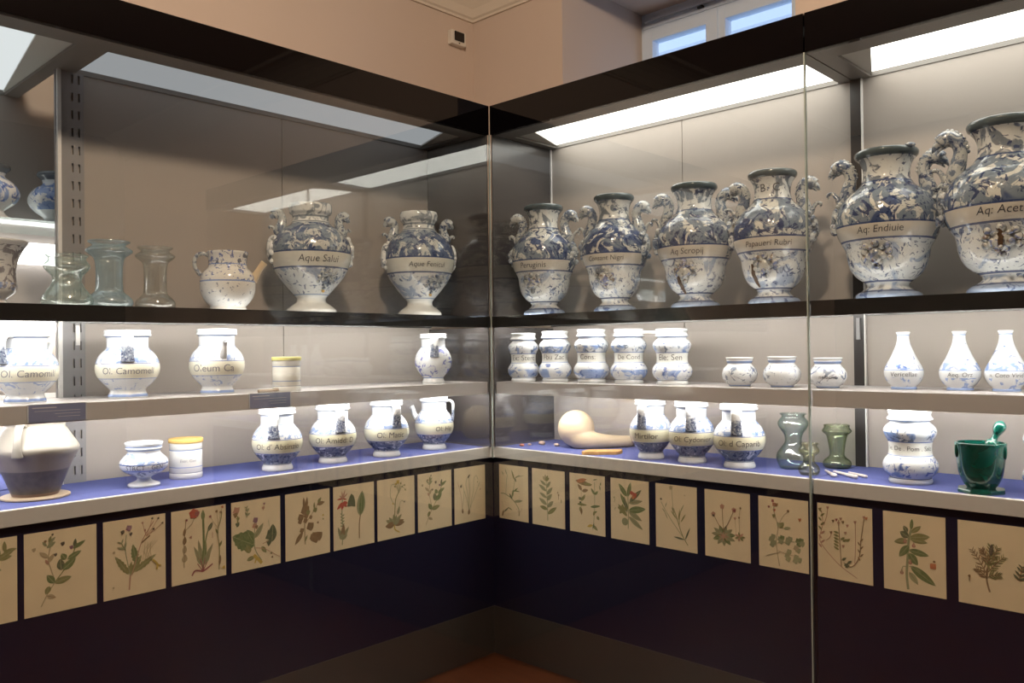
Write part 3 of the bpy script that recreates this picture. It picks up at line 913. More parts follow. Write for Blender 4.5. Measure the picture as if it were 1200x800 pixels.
rad = math.radians
big_vase(0.185, 0.160, 0.500, 'Peruginis', 'two-handled vase lettered Peruginis, next to the dark end panel of its case', turn=rad(-22), tw=0.125, k=0.97, seed=11)
big_vase(0.562, 0.190, 0.500, 'Consant Nigri', 'two-handled vase lettered Consant Nigri', turn=rad(-18), tw=0.160, tz=0.445, k=0.93, seed=12)
big_vase(0.948, 0.200, 0.492, 'Aq Scropij', 'two-handled vase lettered Aq Scropij, with a dark drip below its spout mask', turn=rad(-14), tw=0.135, k=1.0, seed=13, patch=(-0.32, .115, .28, .009))
big_vase(1.279, 0.200, 0.492, 'Papaueri Rubri', 'two-handled vase lettered Papaueri Rubri, with B C on its neck', turn=rad(-8), tw=0.170, k=0.97, seed=14, seam_text='B  C', patch=(-0.55, .13, .30, .009))
big_vase(1.687, 0.200, 0.500, 'Aq: Endiuie', 'two-handled vase with an uneven rim lettered Aq Endiuie', turn=rad(-9), tw=0.145, tz=0.445, k=1.08, seed=15, lump=rad(55))
big_vase(2.045, 0.200, 0.532, 'Aq: Acetose', 'largest two-handled vase, lettered Aq Ace, with a dark slit in its spout mask', turn=rad(0), tw=0.170, tz=0.45, k=1.12, seed=16, patch=(-0.12, .225, .345, .007, 0.028))
big_vase(-0.200, -0.825, 0.440, 'Aque Salui', 'round two-handled vase lettered Aque Salui, in the dark-backed case beside the spouted jug', 'round', turn=rad(12), tw=0.165, tz=0.475, k=1.04, seed=17)
big_vase(-0.190, -0.265, 0.468, 'Aque Fenicul', 'round two-handled vase lettered Aque Fenicul, in the dark-backed case near the inner corner', 'round', turn=rad(14), tw=0.170, tz=0.475, k=0.97, seed=18)

# -- oil jars with strap handle and spout
OIL = [(0, .245), (.03, .248), (.055, .240), (.075, .230), (.10, .222), (.12, .222), (.15, .245), (.20, .295), (.27, .350), (.34, .388), (.42, .405), (.50, .400), (.56, .384), (.61, .362), (.66, .328), (.705, .288), (.735, .266), (.77, .260),
       (.85, .260), (.885, .262), (.90, .272), (.912, .294), (.925, .298), (.945, .290), (.965, .288), (.985, .292), (1.0, .286)]
def oil_jar(x, y, z, h, txt, label, turn_handle, turn_text, tw, k=1.0, mat='oil', grp='oil jars on the blue cloth', ink='ink', handle=True, spout=True, ztext=0.40, cat='jar', hmax=0.026, name='oil_jar'):
    t = thing(name, label, cat, (x, y, z), facing(x, y), grp)
    p, q = prof_abs(OIL, h, 0.005, k, 0.72)
    MB().lathe(p, 56, h).build('body', M[mat], t, True)
    a = turn_handle
    S = side_vec(a)
    if handle:
        mb = MB().tube([pol(a, .262 * h * k, .905 * h), pol(a, .34 * h * k, .915 * h), pol(a, .395 * h * k, .86 * h), pol(a, .40 * h * k, .74 * h), pol(a, .395 * h * k, .62 * h), pol(a, .392 * h * k, .535 * h)],
                       [.075 * h, .078 * h, .080 * h, .080 * h, .084 * h, .095 * h], 12, S, flat=0.28, vspan=(1.0, 0.0))
        mb.build('handle', M['oil_handle'], t, True)
    if spout:
        b = a + math.pi
        mb = MB().tube([pol(b, .35 * h * k, .58 * h), pol(b, .41 * h * k, .66 * h), pol(b, .435 * h * k, .75 * h), pol(b, .47 * h * k, .815 * h)], [.060 * h, .050 * h, .042 * h, .046 * h], 12, side_vec(b), vspan=(0.55, 1.0), hollow=(0.62, 6))
        sp = mb.build('spout', M['oil_handle'], t, True)
    if txt:
        lettering(txt, q, ztext * h, tw, M[ink], t, turn_text, 0.05, hmax=hmax)
    return t

GO = 'oil jars on the blue cloth'
oil_jar(-0.144, -1.018, ZD, 0.233, "Ol: d' Absinzio", "oil jar lettered Ol d' Absinzio on the blue cloth", rad(-8), rad(2), 0.175)
oil_jar(-0.155, -0.760, ZD, 0.233, 'Ol: Amidd: D', 'oil jar lettered Ol Amidd on the blue cloth', rad(20), rad(6), 0.165)
oil_jar(-0.140, -0.499, ZD, 0.236, 'Ol: Matic', 'oil jar lettered Ol Matic on the blue cloth', rad(28), rad(12), 0.120)
oil_jar(-0.167, -0.207, ZD, 0.238, 'Ol: Hip', 'oil jar lettered Ol Hip with its handle and spout seen in profile', rad(80), rad(32), 0.085, k=0.92)
oil_jar(0.772, 0.135, ZD, 0.237, 'Mirtilor', 'oil jar lettered Mirtilor beside the tip of the gourd', rad(-25), rad(-14), 0.100, k=0.90)
oil_jar(0.963, 0.134, ZD, 0.237, 'Ol: Cydonior', 'oil jar lettered Ol Cydonior between two other oil jars', rad(-2), rad(2), 0.155, k=0.94)
oil_jar(1.169, 0.127, ZD, 0.234, 'Ol: d Caparib', 'oil jar lettered Ol d Caparib beside the blue-green glass jar', rad(-6), rad(0), 0.165)
GC = 'white oil jars on the middle shelf'
oil_jar(-0.205, -1.862, Z2B, 0.225, 'Ol. Camomill', 'white oil jar lettered Camomill standing above the earthenware pot', rad(-42), rad(8), 0.165, k=1.05, mat='oil_white', grp=GC, ink='ink_soft')
oil_jar(-0.200, -1.550, Z2B, 0.228, 'Ol. Camomell', 'white oil jar lettered Ol Camomell with its strap handle in front', rad(0), rad(2), 0.175, k=1.10, mat='oil_white', grp=GC, ink='ink_soft')
oil_jar(-0.170, -1.245, Z2B, 0.234, 'Oleum Ca', 'white oil jar lettered Oleum Ca with its tubular spout in front', rad(194), rad(-8), 0.150, k=1.02, mat='oil_white', grp=GC, ink='ink_soft')
oil_jar(-0.120, -0.249, Z2B, 0.221, '', 'white jug scattered with small blue ring flowers on the middle shelf', rad(4), 0, 0.1, k=0.92, mat='floral', grp='', cat='jug', spout=False, name='flowered_jug')

# -- waisted jars
ALB = [(0, .270), (.03, .278), (.055, .272), (.075, .262), (.09, .268), (.115, .298), (.16, .332), (.22, .350), (.28, .345), (.33, .320), (.365, .292), (.40, .278), (.47, .272), (.54, .277), (.575, .286), (.615, .306), (.665, .330), (.72, .335), (.775, .308), (.815, .266), (.835, .250),
       (.852, .262), (.866, .290), (.882, .294), (.90, .278), (.93, .266), (.965, .276), (.985, .281), (1.0, .272)]
def albarello(x, y, z, h, txt, label, tw, k=1.0, grp=None, turn=0.0):
    t = thing('drug_jar', label, 'jar', (x, y, z), facing(x, y), grp)
    p, q = prof_abs(ALB, h, 0.005, k, 0.75)
    MB().lathe(p, 56, h).build('body', M['alb'], t, True)
    if txt:
        lettering(txt, q, 0.485 * h, tw, M['ink'], t, turn, 0.0, hmax=0.032)
    return t
GA = 'waisted drug jars in a row on the middle shelf'
albarello(0.108, 0.098, Z2B, 0.221, 'Ex: Sterc', 'waisted drug jar lettered Ex Sterc next to the inner corner', 0.115, k=0.93, grp=GA)
albarello(0.253, 0.150, Z2B, 0.227, 'Fbu Zac', 'waisted drug jar lettered Fbu Zac, second from the inner corner', 0.10, k=0.94, grp=GA, turn=rad(-6))
albarello(0.469, 0.140, Z2B, 0.230, 'Cons:', 'waisted drug jar lettered Cons, in the middle of its row of five', 0.07, k=0.96, grp=GA, turn=rad(-18))
albarello(0.650, 0.160, Z2B, 0.227, 'De Cond', 'waisted drug jar lettered De Cond, fourth from the inner corner', 0.10, k=0.97, grp=GA)
albarello(0.855, 0.170, Z2B, 0.223, 'Ele: Sen', 'waisted drug jar with faded lettering, at the open end of its row of five', 0.10, k=1.02, grp=GA, turn=rad(-8))
albarello(1.765, 0.150, ZD, 0.236, 'le. De . Pom . Salz', 'waisted drug jar lettered De Pom Salz on the blue cloth beside the green mortar', 0.150)
albarello(2.168, 0.135, ZD, 0.236, '', 'white waisted jar on the blue cloth, mostly beyond the green mortar', 0.1)

# -- small pots
POT = [(0, .34), (.04, .37), (.07, .37), (.12, .44), (.22, .545), (.34, .60), (.46, .605), (.58, .565), (.68, .49), (.75, .425), (.79, .41), (.83, .425), (.87, .45), (.90, .445), (.94, .455), (.97, .475), (1.0, .465)]
for x, y, h, lab in ((1.173, 0.130, 0.109, 'small squat pot with dark scribbled band, beside the row of waisted jars'),
                     (1.334, 0.140, 0.112, 'small squat pot between two other squat pots on the middle shelf'),
                     (1.493, 0.160, 0.107, 'small squat pot behind the vertical glass joint')):
    t = thing('squat_pot', lab, 'pot', (x, y, Z2B), facing(x, y) + x * 3, 'three squat pots on the middle shelf')
    p, q = prof_abs(POT, h, 0.005, 0.97, 0.7)
    MB().lathe(p, 48, h).build('body', M['pot'], t, True)
    if 'joint' in lab:
        lettering('nulache', q, 0.38 * h, 0.06, M['ink'], t, -x * 3, 0.1)

# -- flasks
FLASK = [(0, .205), (.03, .215), (.05, .205), (.07, .215), (.12, .265), (.20, .310), (.29, .328), (.37, .315), (.46, .270), (.56, .215), (.66, .170), (.76, .128), (.85, .104), (.92, .098), (.955, .104), (.98, .116), (1.0, .114)]
for x, y, h, txt, tw, lab in ((1.732, 0.200, 0.191, 'Vericellae', 0.085, 'white long-necked flask lettered Vericellae, nearest the dark upright'),
                              (1.897, 0.220, 0.190, 'Aeq. Orz', 0.075, 'white long-necked flask between two other flasks'),
                              (2.028, 0.222, 0.190, 'n. Coto Virid', 0.100, 'white long-necked flask with a blue star on its neck')):
    t = thing('flask', lab, 'bottle', (x, y, Z2B), facing(x, y), 'three long-necked flasks on the middle shelf')
    p, q = prof_abs(FLASK, h, 0.004, 0.97, 0.85)
    MB().lathe(p, 48, h).build('body', M['bottle'], t, True)
    lettering(txt, q, 0.27 * h, tw, M['ink'], t, 0.0, 0.1, hmax=0.022)
    if 'star' in lab:
        st = MB()
        pts = []
        for i in range(10):
            rr = 0.007 if i % 2 == 0 else 0.003
            pts.append((rr * math.sin(i * math.pi / 5), rr * math.cos(i * math.pi / 5)))
        for dx, dz in pts:
            z = 0.74 * h + dz
            r = radius_at(q, z) + 0.0008
            st.v.append(pol(dx / r - 0.15, r, z))
        st.f.append(tuple(reversed(range(10))))
        st.build('star_print', plain('star_blue', BL, 0.3), t)

# -- footed cup, lidded cylinders
CUP = [(0, .335), (.03, .345), (.06, .330), (.09, .260), (.13, .170), (.17, .148), (.21, .170), (.26, .265), (.32, .390), (.40, .485), (.49, .518), (.58, .505), (.67, .435), (.74, .365), (.79, .350), (.83, .372), (.865, .396), (.89, .385), (.93, .395), (.97, .408), (1.0, .400)]
t = thing('footed_cup', 'small blue and white cup on a foot lettered STRCT GEN', 'cup', (-0.157, -1.516, ZD), facing(-0.157, -1.516))
p, q = prof_abs(CUP, 0.148, 0.005, 1.0, 0.6)
MB().lathe(p, 48, 0.148).build('body', M['cup'], t, True)
lettering('STRCT · GEN', q, 0.455 * 0.148, 0.125, M['ink'], t, 0.03, 0.0)
def lidded(x, y, z, h, r, txt, label, lidm):
    t = thing('lidded_canister', label, 'jar', (x, y, z), facing(x, y))
    q = [(r * .97, 0.0), (r, .01 * h), (r, .14 * h), (r * .985, .155 * h), (r, .17 * h), (r, .70 * h), (r * .975, .715 * h), (r, .73 * h), (r, .90 * h), (r * .97, .93 * h)]
    MB().lathe([(0, 0)] + q + [(0, .93 * h)], 48, h).build('body', M['cyl'], t, True)
    MB().lathe([(0, .90 * h), (r * 1.05, .90 * h), (r * 1.06, .925 * h), (r * 1.05, .985 * h), (r * 1.02, h), (0, h)], 48, h).build('lid', lidm, t)
    if txt:
        lettering(txt, q, 0.46 * h, 0.055, M['ink_soft'], t, 0.15, 0.1)
    return t
lidded(-0.217, -1.342, ZD, 0.142, 0.056, 'Estr. Gen', 'white canister with a yellow lid on the blue cloth beside the footed cup', M['parchment'])
lidded(-0.100, -1.002, Z2B, 0.130, 0.052, '', 'white canister with a lime lid on the middle shelf', M['parchment_green'])
t = thing('wooden_stick', 'short pale stick lying by the caption plate near the lime-lidded canister', 'stick', (-0.075, -1.085, Z2B))
MB().tube([(0.0, -0.05, 0.006), (0.0, 0.0, 0.007), (-0.01, 0.05, 0.008)], [0.006, 0.006, 0.005], 8).build('shaft', M['wood_disc'], t, True)
MB().blob((-0.012, 0.055, 0.009), 0.0085, 8, 6).build('knob', M['wood_disc'], t, True)

# -- earthenware pot on a disc
POTX = (-0.200, -1.836)
tag(MB().lathe([(0, 0), (.092, 0), (.098, .003), (.098, .007), (.094, .009), (0, .009)], 48, 1, POTX[0], POTX[1], ZD).build('wooden_disc', M['wood_disc']), 'thin pale disc under the earthenware pot', 'stand')
EARTH = [(0, .275), (.02, .285), (.12, .325), (.25, .372), (.38, .425), (.50, .480), (.575, .522), (.62, .535), (.66, .528), (.74, .480), (.84, .415), (.91, .372), (.945, .362), (.97, .375), (.99, .385), (1.0, .378)]
t = thing('earthenware_pot', 'large two-tone brown and grey earthenware pot with a strap handle', 'pot', (POTX[0], POTX[1], ZD + 0.008), facing(*POTX))
H = 0.232
p, q = prof_abs(EARTH, H, 0.010, 1.0, 0.5)
MB().lathe(p, 56, H).build('body', M['earth'], t, True)
a = rad(-22)
MB().tube([pol(a, .36 * H, .95 * H), pol(a, .43 * H, .985 * H), pol(a, .50 * H, .92 * H), pol(a, .545 * H, .78 * H), pol(a, .555 * H, .66 * H), pol(a, .53 * H, .56 * H)], [.055 * H, .055 * H, .050 * H, .050 * H, .055 * H, .075 * H], 12, side_vec(a), flat=0.5, vspan=(1.0, 0.62)).build('handle', M['earth'], t, True)

# -- spouted speckled jug on the upper shelf
JUG = [(0, .30), (.03, .305), (.07, .29), (.12, .335), (.22, .405), (.34, .445), (.46, .452), (.56, .440), (.64, .405), (.69, .36), (.72, .330), (.76, .312), (.84, .310), (.92, .320), (.97, .335), (1.0, .335)]
JX = (-0.140, -1.216)
t = thing('spouted_jug', 'speckled blue and white jug with a straight spout and loop handle', 'jug', (JX[0], JX[1], Z1B), facing(*JX))
H = 0.214
p, q = prof_abs(JUG, H, 0.005, 1.0, 0.6)
MB().lathe(p, 56, H).build('body', M['jug'], t, True)
a = rad(-88)
MB().tube([pol(a, .31 * H, .93 * H), pol(a, .38 * H, .965 * H), pol(a, .47 * H, .94 * H), pol(a, .525 * H, .85 * H), pol(a, .515 * H, .72 * H), pol(a, .43 * H, .60 * H)], [.030 * H, .032 * H, .034 * H, .034 * H, .034 * H, .040 * H], 10, side_vec(a), vspan=(.9, .6)).build('handle', M['vase_part'], t, True)
b = rad(84)
sp = MB().tube([pol(b, .40 * H, .52 * H), pol(b, .47 * H, .63 * H), pol(b, .53 * H, .73 * H), pol(b, .60 * H, .83 * H)], [.085 * H, .062 * H, .054 * H, .060 * H], 14, side_vec(b), vspan=(.1, .1), hollow=(0.68, 6)).build('spout', M['gourd'], t, True)

# -- blown glass jars
GB = [(0, .30), (.03, .325), (.07, .338), (.12, .325), (.18, .275), (.23, .215), (.27, .198), (.40, .190), (.55, .190), (.70, .202), (.76, .225), (.80, .275), (.84, .325), (.87, .332), (.90, .295), (.935, .240), (.955, .240), (.98, .275), (1.0, .290)]
GA_ = [(0, .40), (.03, .45), (.08, .470), (.15, .460), (.25, .410), (.35, .335), (.45, .280), (.53, .265), (.61, .290), (.70, .375), (.78, .418), (.84, .405), (.89, .360), (.93, .340), (.96, .350), (1.0, .375)]
G1 = [(0, .22), (.02, .245), (.08, .278), (.18, .305), (.27, .295), (.37, .230), (.46, .162), (.54, .148), (.64, .175), (.74, .245), (.82, .276), (.89, .250), (.94, .205), (.965, .205), (1.0, .225)]
G2 = [(0, .25), (.05, .30), (.17, .335), (.29, .285), (.38, .195), (.48, .170), (.60, .195), (.70, .300), (.78, .325), (.86, .300), (.93, .250), (1.0, .275)]
G3 = [(0, .26), (.04, .31), (.11, .320), (.18, .290), (.25, .205), (.32, .168), (.45, .178), (.62, .205), (.76, .240), (.82, .300), (.865, .335), (.90, .322), (.95, .285), (.975, .288), (1.0, .282)]
def glass_jar(x, y, z, h, P, mat, label, k=1.0, wall=0.0022):
    t = thing('glass_jar', label, 'jar', (x, y, z), 0.0, 'blown glass jars')
    p, q = prof_abs(P, h, wall, k, 0.03)
    MB().lathe(p, 48, h).build('body', M[mat], t, True)
    rt = q[-1][0]
    c = [(rt * math.cos(i * math.pi / 16), rt * math.sin(i * math.pi / 16), h) for i in range(33)]
    MB().tube(c, [0.0026] * 33, 6, per=1).build('rim', M[mat], t, True)
    return t
glass_jar(-0.115, -1.768, Z1B, 0.158, GA_, 'gl_pale', 'pale glass jar with a wide waist in front of the slotted upright')
glass_jar(-0.130, -1.635, Z1B, 0.214, GB, 'gl_blue', 'bluish glass jar, tallest of the three glass jars on the upper shelf')
glass_jar(-0.140, -1.480, Z1B, 0.208, GB, 'gl_clear', 'clear colourless glass jar between the bluish one and the spouted jug', k=0.92)
glass_jar(1.340, 0.212, ZD, 0.199, G1, 'gl_teal', 'blue-green hourglass-shaped glass jar on the blue cloth')
glass_jar(1.447, 0.101, ZD, 0.108, G2, 'gl_yellow', 'smallest glass jar, yellowish, in front of the blue-green one')
glass_jar(1.454, 0.325, ZD, 0.155, G3, 'gl_olive', 'olive green glass jar with flared lip at the back of the blue cloth')

# -- green mortar with pestle
MX = (1.985, 0.093)
t = thing('glass_mortar', 'dark green glass mortar on a flat foot', 'mortar', (MX[0], MX[1], ZD), facing(*MX))
H = 0.150
q = spline([(.25 * H, .080 * H), (.275 * H, .12 * H), (.325 * H, .19 * H), (.375 * H, .30 * H), (.412 * H, .45 * H), (.438 * H, .65 * H), (.460 * H, .88 * H), (.470 * H, .97 * H), (.465 * H, H)], 3)
ins = [(max(r - .05 * H, 0.005), z) for r, z in reversed(q) if z > .3 * H]
MB().lathe([(0, .085 * H)] + q + ins + [(0, .24 * H)], 56, H).build('bowl', M['emerald'], t, True)
MB().prism([(.45 * H * math.cos(i * math.pi / 4 + .39), .45 * H * math.sin(i * math.pi / 4 + .39)) for i in range(8)], 0.0, .085 * H).build('foot', M['emerald'], t, bevel=0.003)
for s in (-1, 1):
    c = pol(s * rad(72), .455 * H, .84 * H)
    MB().blob(c, (.075 * H, .032 * H, .15 * H), 12, 8).build('lug', M['emerald'], t, True)
t = thing('pestle', 'green glass pestle with knobbed handle leaning in the mortar', 'pestle', (MX[0], MX[1], ZD), facing(*MX))
d = Vector((-0.10, 0.42, 1.0)).normalized()
p0 = Vector((0.02, -0.012, 0.048))
ks = ((0, .012), (.02, .016), (.045, .011), (.07, .010), (.080, .018), (.090, .011), (.102, .019), (.114, .018), (.124, .010), (.138, .010), (.146, .014), (.158, .0175), (.170, .0175), (.178, .012), (.182, .004))
MB().tube([tuple(p0 + d * s) for s, r in ks], [r * 0.95 for s, r in ks], 12, per=3).build('shaft', M['emerald'], t, True)

# -- gourd, wafer, stones, bone tools
GX = (0.318, 0.225)
t = thing('bottle_gourd', 'dried pale gourd with a round bulb and a long neck lying on the blue cloth', 'gourd', (GX[0], GX[1], ZD))
R0 = 0.080
vr = Vector((RT.x, RT.y, 0)).normalized()
vf = Vector((-vr.y, vr.x, 0))
def g(r, f, z):
    w = vr * r + vf * f
    return (w.x, w.y, z)
mb = MB().tube([g(-.006, 0, .100), g(-.002, -.010, .070), g(.010, -.028, .050), g(.042, -.040, .039), g(.085, -.036, .033), g(.140, -.026, .029), g(.195, -.013, .027), g(.238, 0.0, .026), g(.242, 0.0, .026)],
               [.060, .062, .058, .046, .036, .030, .027, .025, .018], 24, per=5)
mb.blob(g(-.006, 0, .086), (.083, .083, .083), 32, 22)
body = mb.build('bulb_and_neck', M['gourd'], t, True)
rm = body.modifiers.new('remesh', 'REMESH')
rm.mode = 'VOXEL'; rm.voxel_size = 0.005; rm.use_smooth_shade = True
sm = body.modifiers.new('smooth', 'SMOOTH')
sm.factor = 0.6; sm.iterations = 8
MB().blob(g(.243, 0.0, .028), (.012, .012, .012), 10, 6).build('stem_scar', M['wood_disc'], t, True)

wf = MB()
rng = random.Random(4)
out = []
cw = Vector((0.540, 0.118))
for i in range(22):
    ang = 2 * math.pi * i / 22
    c, s = math.cos(ang), math.sin(ang)
    m = 1 / max(abs(c), abs(s)) ** 0.85
    r, f = c * m * 0.084 * rng.uniform(.92, 1.03), s * m * 0.042 * rng.uniform(.90, 1.05)
    w = vr.xy * (r + f * 0.4) + vf.xy * f
    out.append((cw.x + w.x, cw.y + w.y))
wf.prism(out, ZD, ZD + 0.014)
tag(wf.build('amber_wafer', M['wafer'], bevel=0.002), 'flat orange-brown tablet lying in front of the gourd', 'tablet')

for i, (x, y, r, mt, lab) in enumerate(((0.120, 0.205, .014, 'stone', 'larger pale pebble beside the gourd'), (0.214, 0.200, .011, 'stone', 'smaller pale pebble touching the shadow of the gourd'),
                                        (0.092, 0.150, .008, 'stone', 'tiny pale chip between the red chip and the pebbles'), (0.090, 0.100, .010, 'stone_red', 'tiny red chip near the inner corner of the cases'))):
    mb = MB().blob((x, y, ZD + r * .62), (r * 1.25, r, r * .66), 14, 9)
    rr = random.Random(i)
    mb.v = [(vx + rr.uniform(-1, 1) * r * .08, vy + rr.uniform(-1, 1) * r * .08, max(vz + rr.uniform(-1, 1) * r * .06, ZD)) for vx, vy, vz in mb.v]
    tag(mb.build('pebble', M[mt], smooth=True), lab, 'pebble', 'specimens beside the gourd')

def bone(pa, pb, rr, knob, label):
    t = thing('bone_tool', label, 'tool', (pa[0], pa[1], ZD), 0, 'white bone tools by the yellow glass jar')
    d = (pb[0] - pa[0], pb[1] - pa[1])
    P = [(d[0] * s, d[1] * s, rr * 1.15) for s in (0, .15, .3, .55, .8, 1.0)]
    MB().tube(P, [rr * .5, rr * .6, rr * .75, rr * .8, rr, rr * .9], 10).build('shaft', M['bone'], t, True)
    if knob:
        MB().blob((d[0], d[1], rr * 1.15), (rr * 1.3 * knob, rr * 1.3 * knob, rr * 1.15), 10, 7).build('knob', M['bone'], t, True)
bone((1.468, 0.188), (1.535, 0.098), .006, 1.5, 'short bone tool ending in a fat knob, beside the yellow glass jar')
bone((1.500, 0.182), (1.604, 0.105), .0065, 1.15, 'longest bone tool, lying between the two others')
bone((1.545, 0.200), (1.628, 0.140), .0052, 0, 'thin plain bone tool, furthest from the yellow glass jar')

# -- deep case: krater below, two globes on the glass shelf
KR = [(0, .22), (.03, .235), (.07, .215), (.12, .14), (.16, .12), (.20, .15), (.26, .21), (.34, .235), (.45, .225), (.60, .225), (.75, .25), (.88, .30), (.94, .335), (.98, .355), (1.0, .345)]
GL = [(0, .30), (.04, .33), (.10, .26), (.16, .22), (.22, .28), (.32, .42), (.45, .50), (.58, .48), (.70, .38), (.77, .27), (.82, .24), (.88, .27), (.94, .34), (1.0, .33)]
kx = (-0.580, -1.850)
t = thing('krater_vase', 'grey flared vase under the glass shelf of the deep case', 'vase', (kx[0], kx[1], Z1B), facing(*kx))
H = 0.245
p, q = prof_abs(KR, H, 0.005, 1.25, 0.5)
MB().lathe(p, 48, H).build('body', M['krater'], t, True)
for i, (x, y, h, lab) in enumerate(((-0.600, -1.850, 0.190, 'blue globular jar on the glass shelf above the grey flared vase'), (-0.680, -1.615, 0.205, 'blue globular jar on the glass shelf partly behind the slotted upright'))):
    t = thing('globe_jar', lab, 'jar', (x, y, 1.868), facing(x, y), 'globular jars on the glass shelf')
    p, q = prof_abs(GL, h, 0.005, 0.92, 0.6)
    MB().lathe(p, 48, h).build('body', M['globe'], t, True)

# ------------------------------------------------------------------ botanical prints
PAL = {'g': (.09, .17, .05), 'd': (.04, .085, .045), 'o': (.20, .21, .07), 's': (.27, .30, .17), 'b': (.22, .12, .055), 'r': (.50, .035, .03), 'p': (.24, .10, .20), 'y': (.62, .42, .06),
       'k': (.04, .035, .04), 'n': (.50, .24, .18), 'w': (.46, .36, .22), 'm': (.28, .03, .07), 'e': (.34, .36, .20), 'c': (.58, .16, .06)}
class Print:
    def __init__(self, w, h):
        self.w, self.h, self.v, self.f, self.c, self.n = w, h, [], [], [], 0
    def poly(self, pts, col):
        self.n += 1
        y = -0.0018 - 0.000012 * self.n
        o = len(self.v)
        self.v += [(x * self.w, y, z * self.h) for x, z in pts]
        self.f.append(tuple(range(o, o + len(pts))))
        self.c.append(PAL[col])
    def strip(self, q, wd, col):
        L, Rr = [], []
        asp = self.h / self.w
        for i, (x, z) in enumerate(q):
            x0, z0 = q[max(i - 1, 0)]; x1, z1 = q[min(i + 1, len(q) - 1)]
            dx, dz = x1 - x0, (z1 - z0) * asp
            l = math.hypot(dx, dz) or 1
            nx, nz = -dz / l * wd, dx / l * wd / asp
            L.append((x + nx, z + nz)); Rr.append((x - nx, z - nz))
        for i in range(len(q) - 1):
            self.poly([L[i], L[i + 1], Rr[i + 1], Rr[i]], col)
    def stem(self, pts, col='o', wd=.010):
        self.strip(spline(pts, 5), wd, col)
    def leaf(self, a, b, wd, col='g', vein=True, saw=0.0):
        asp = self.h / self.w
        dx, dz = b[0] - a[0], (b[1] - a[1]) * asp
        l = math.hypot(dx, dz) or 1
        nx, nz = -dz / l, dx / l / asp
        up, dn = [], []
        for i in range(13):
            t = i / 12
            k = wd * math.sin(math.pi * t ** 0.85) ** 0.8 * (1 + saw * (i % 2 - .5)) if 0 < i < 12 else 0
            x, z = a[0] + (b[0] - a[0]) * t, a[1] + (b[1] - a[1]) * t
            up.append((x + nx * k, z + nz * k)); dn.append((x - nx * k, z - nz * k))
        self.poly(up + dn[::-1][1:-1], col)
        if vein and wd > .03:
            self.strip([a, ((a[0] + b[0]) / 2, (a[1] + b[1]) / 2), b], .004, 'e' if col in 'gdo' else 'b')
    def dot(self, c, r, col, k=9, rag=0.0):
        asp = self.h / self.w
        self.poly([(c[0] + r * (1 + rag * (i % 2 - .5)) * math.cos(2 * math.pi * i / k), c[1] + r * (1 + rag * (i % 2 - .5)) / asp * math.sin(2 * math.pi * i / k)) for i in range(k)], col)
    def sprig(self, pts, n, ll, lw, col, scol='o', t0=.2, ang=.7, both=True, wd=.008, up=1.0):
        q = spline(pts, 8)
        self.strip(q, wd, scol)
        asp = self.h / self.w
        for i in range(n):
            t = t0 + (1 - t0) * i / max(n - 1, 1)
            k = min(int(t * (len(q) - 1)), len(q) - 2)
            x, z = q[k]; x1, z1 = q[k + 1]
            th = math.atan2((z1 - z) * asp, x1 - x)
            L = ll * (1 - .45 * t)
            for s in ((1, -1) if both else ((1,) if i % 2 else (-1,))):
                a = th + s * ang
                self.leaf((x, z), (x + math.cos(a) * L, z + math.sin(a) * L / asp * up), lw * (1 - .4 * t), col, lw > .03)
    def build(self, parent):
        me = bpy.data.meshes.new('plant_print')
        me.from_pydata(self.v, [], self.f)
        at = me.color_attributes.new('Col', 'FLOAT_COLOR', 'CORNER')
        k = 0
        for p, c in zip(me.polygons, self.c):
            for li in p.loop_indices:
                at.data[li].color = (*c, 1)
        me.materials.append(M['print'])
        o = bpy.data.objects.new('plant_print', me)
        COL.objects.link(o)
        o.parent = parent
        return tag(o, kind='stuff')

def d_edge(P):
    P.sprig([(.3, .1), (.5, .5), (.86, .86)], 5, .3, .05, 'o', t0=.3)
    P.leaf((.7, .74), (.98, .86), .04, 'o'); P.leaf((.2, .3), (.5, .42), .05, 'g')
def d_ivy(P):
    P.stem([(.22, .10), (.32, .26), (.40, .37), (.36, .52), (.32, .66), (.36, .84)], 'w', .008)
    P.stem([(.40, .36), (.52, .48), (.62, .60), (.72, .80)], 'o', .008)
    for a, b, w, c in (((.40, .36), (.30, .47), .05, 'g'), ((.40, .36), (.64, .40), .05, 'o'), ((.34, .33), (.28, .24), .04, 'o'), ((.30, .22), (.42, .18), .035, 'w'), ((.50, .50), (.48, .64), .055, 'd'), ((.52, .50), (.70, .62), .055, 'g'), ((.56, .62), (.50, .70), .045, 'g'),
                        ((.58, .62), (.78, .70), .04, 'g'), ((.66, .74), (.84, .82), .03, 'g'), ((.68, .76), (.70, .86), .025, 'd'), ((.32, .62), (.40, .72), .03, 'w'), ((.32, .68), (.20, .76), .03, 'w'), ((.32, .60), (.28, .66), .02, 'n'),
                        ((.30, .80), (.42, .86), .03, 's'), ((.30, .82), (.24, .88), .02, 's'), ((.32, .84), (.42, .92), .022, 's'), ((.33, .86), (.36, .94), .02, 'o')):
        P.leaf(a, b, w, c)
    for c, r, k in (((.13, .80), .03, 'w'), ((.52, .82), .032, 'k'), ((.42, .70), .025, 'k'), ((.38, .95), .018, 'k'), ((.28, .88), .022, 'b'), ((.64, .76), .03, 'p')):
        P.dot(c, r, k, 7, .3)
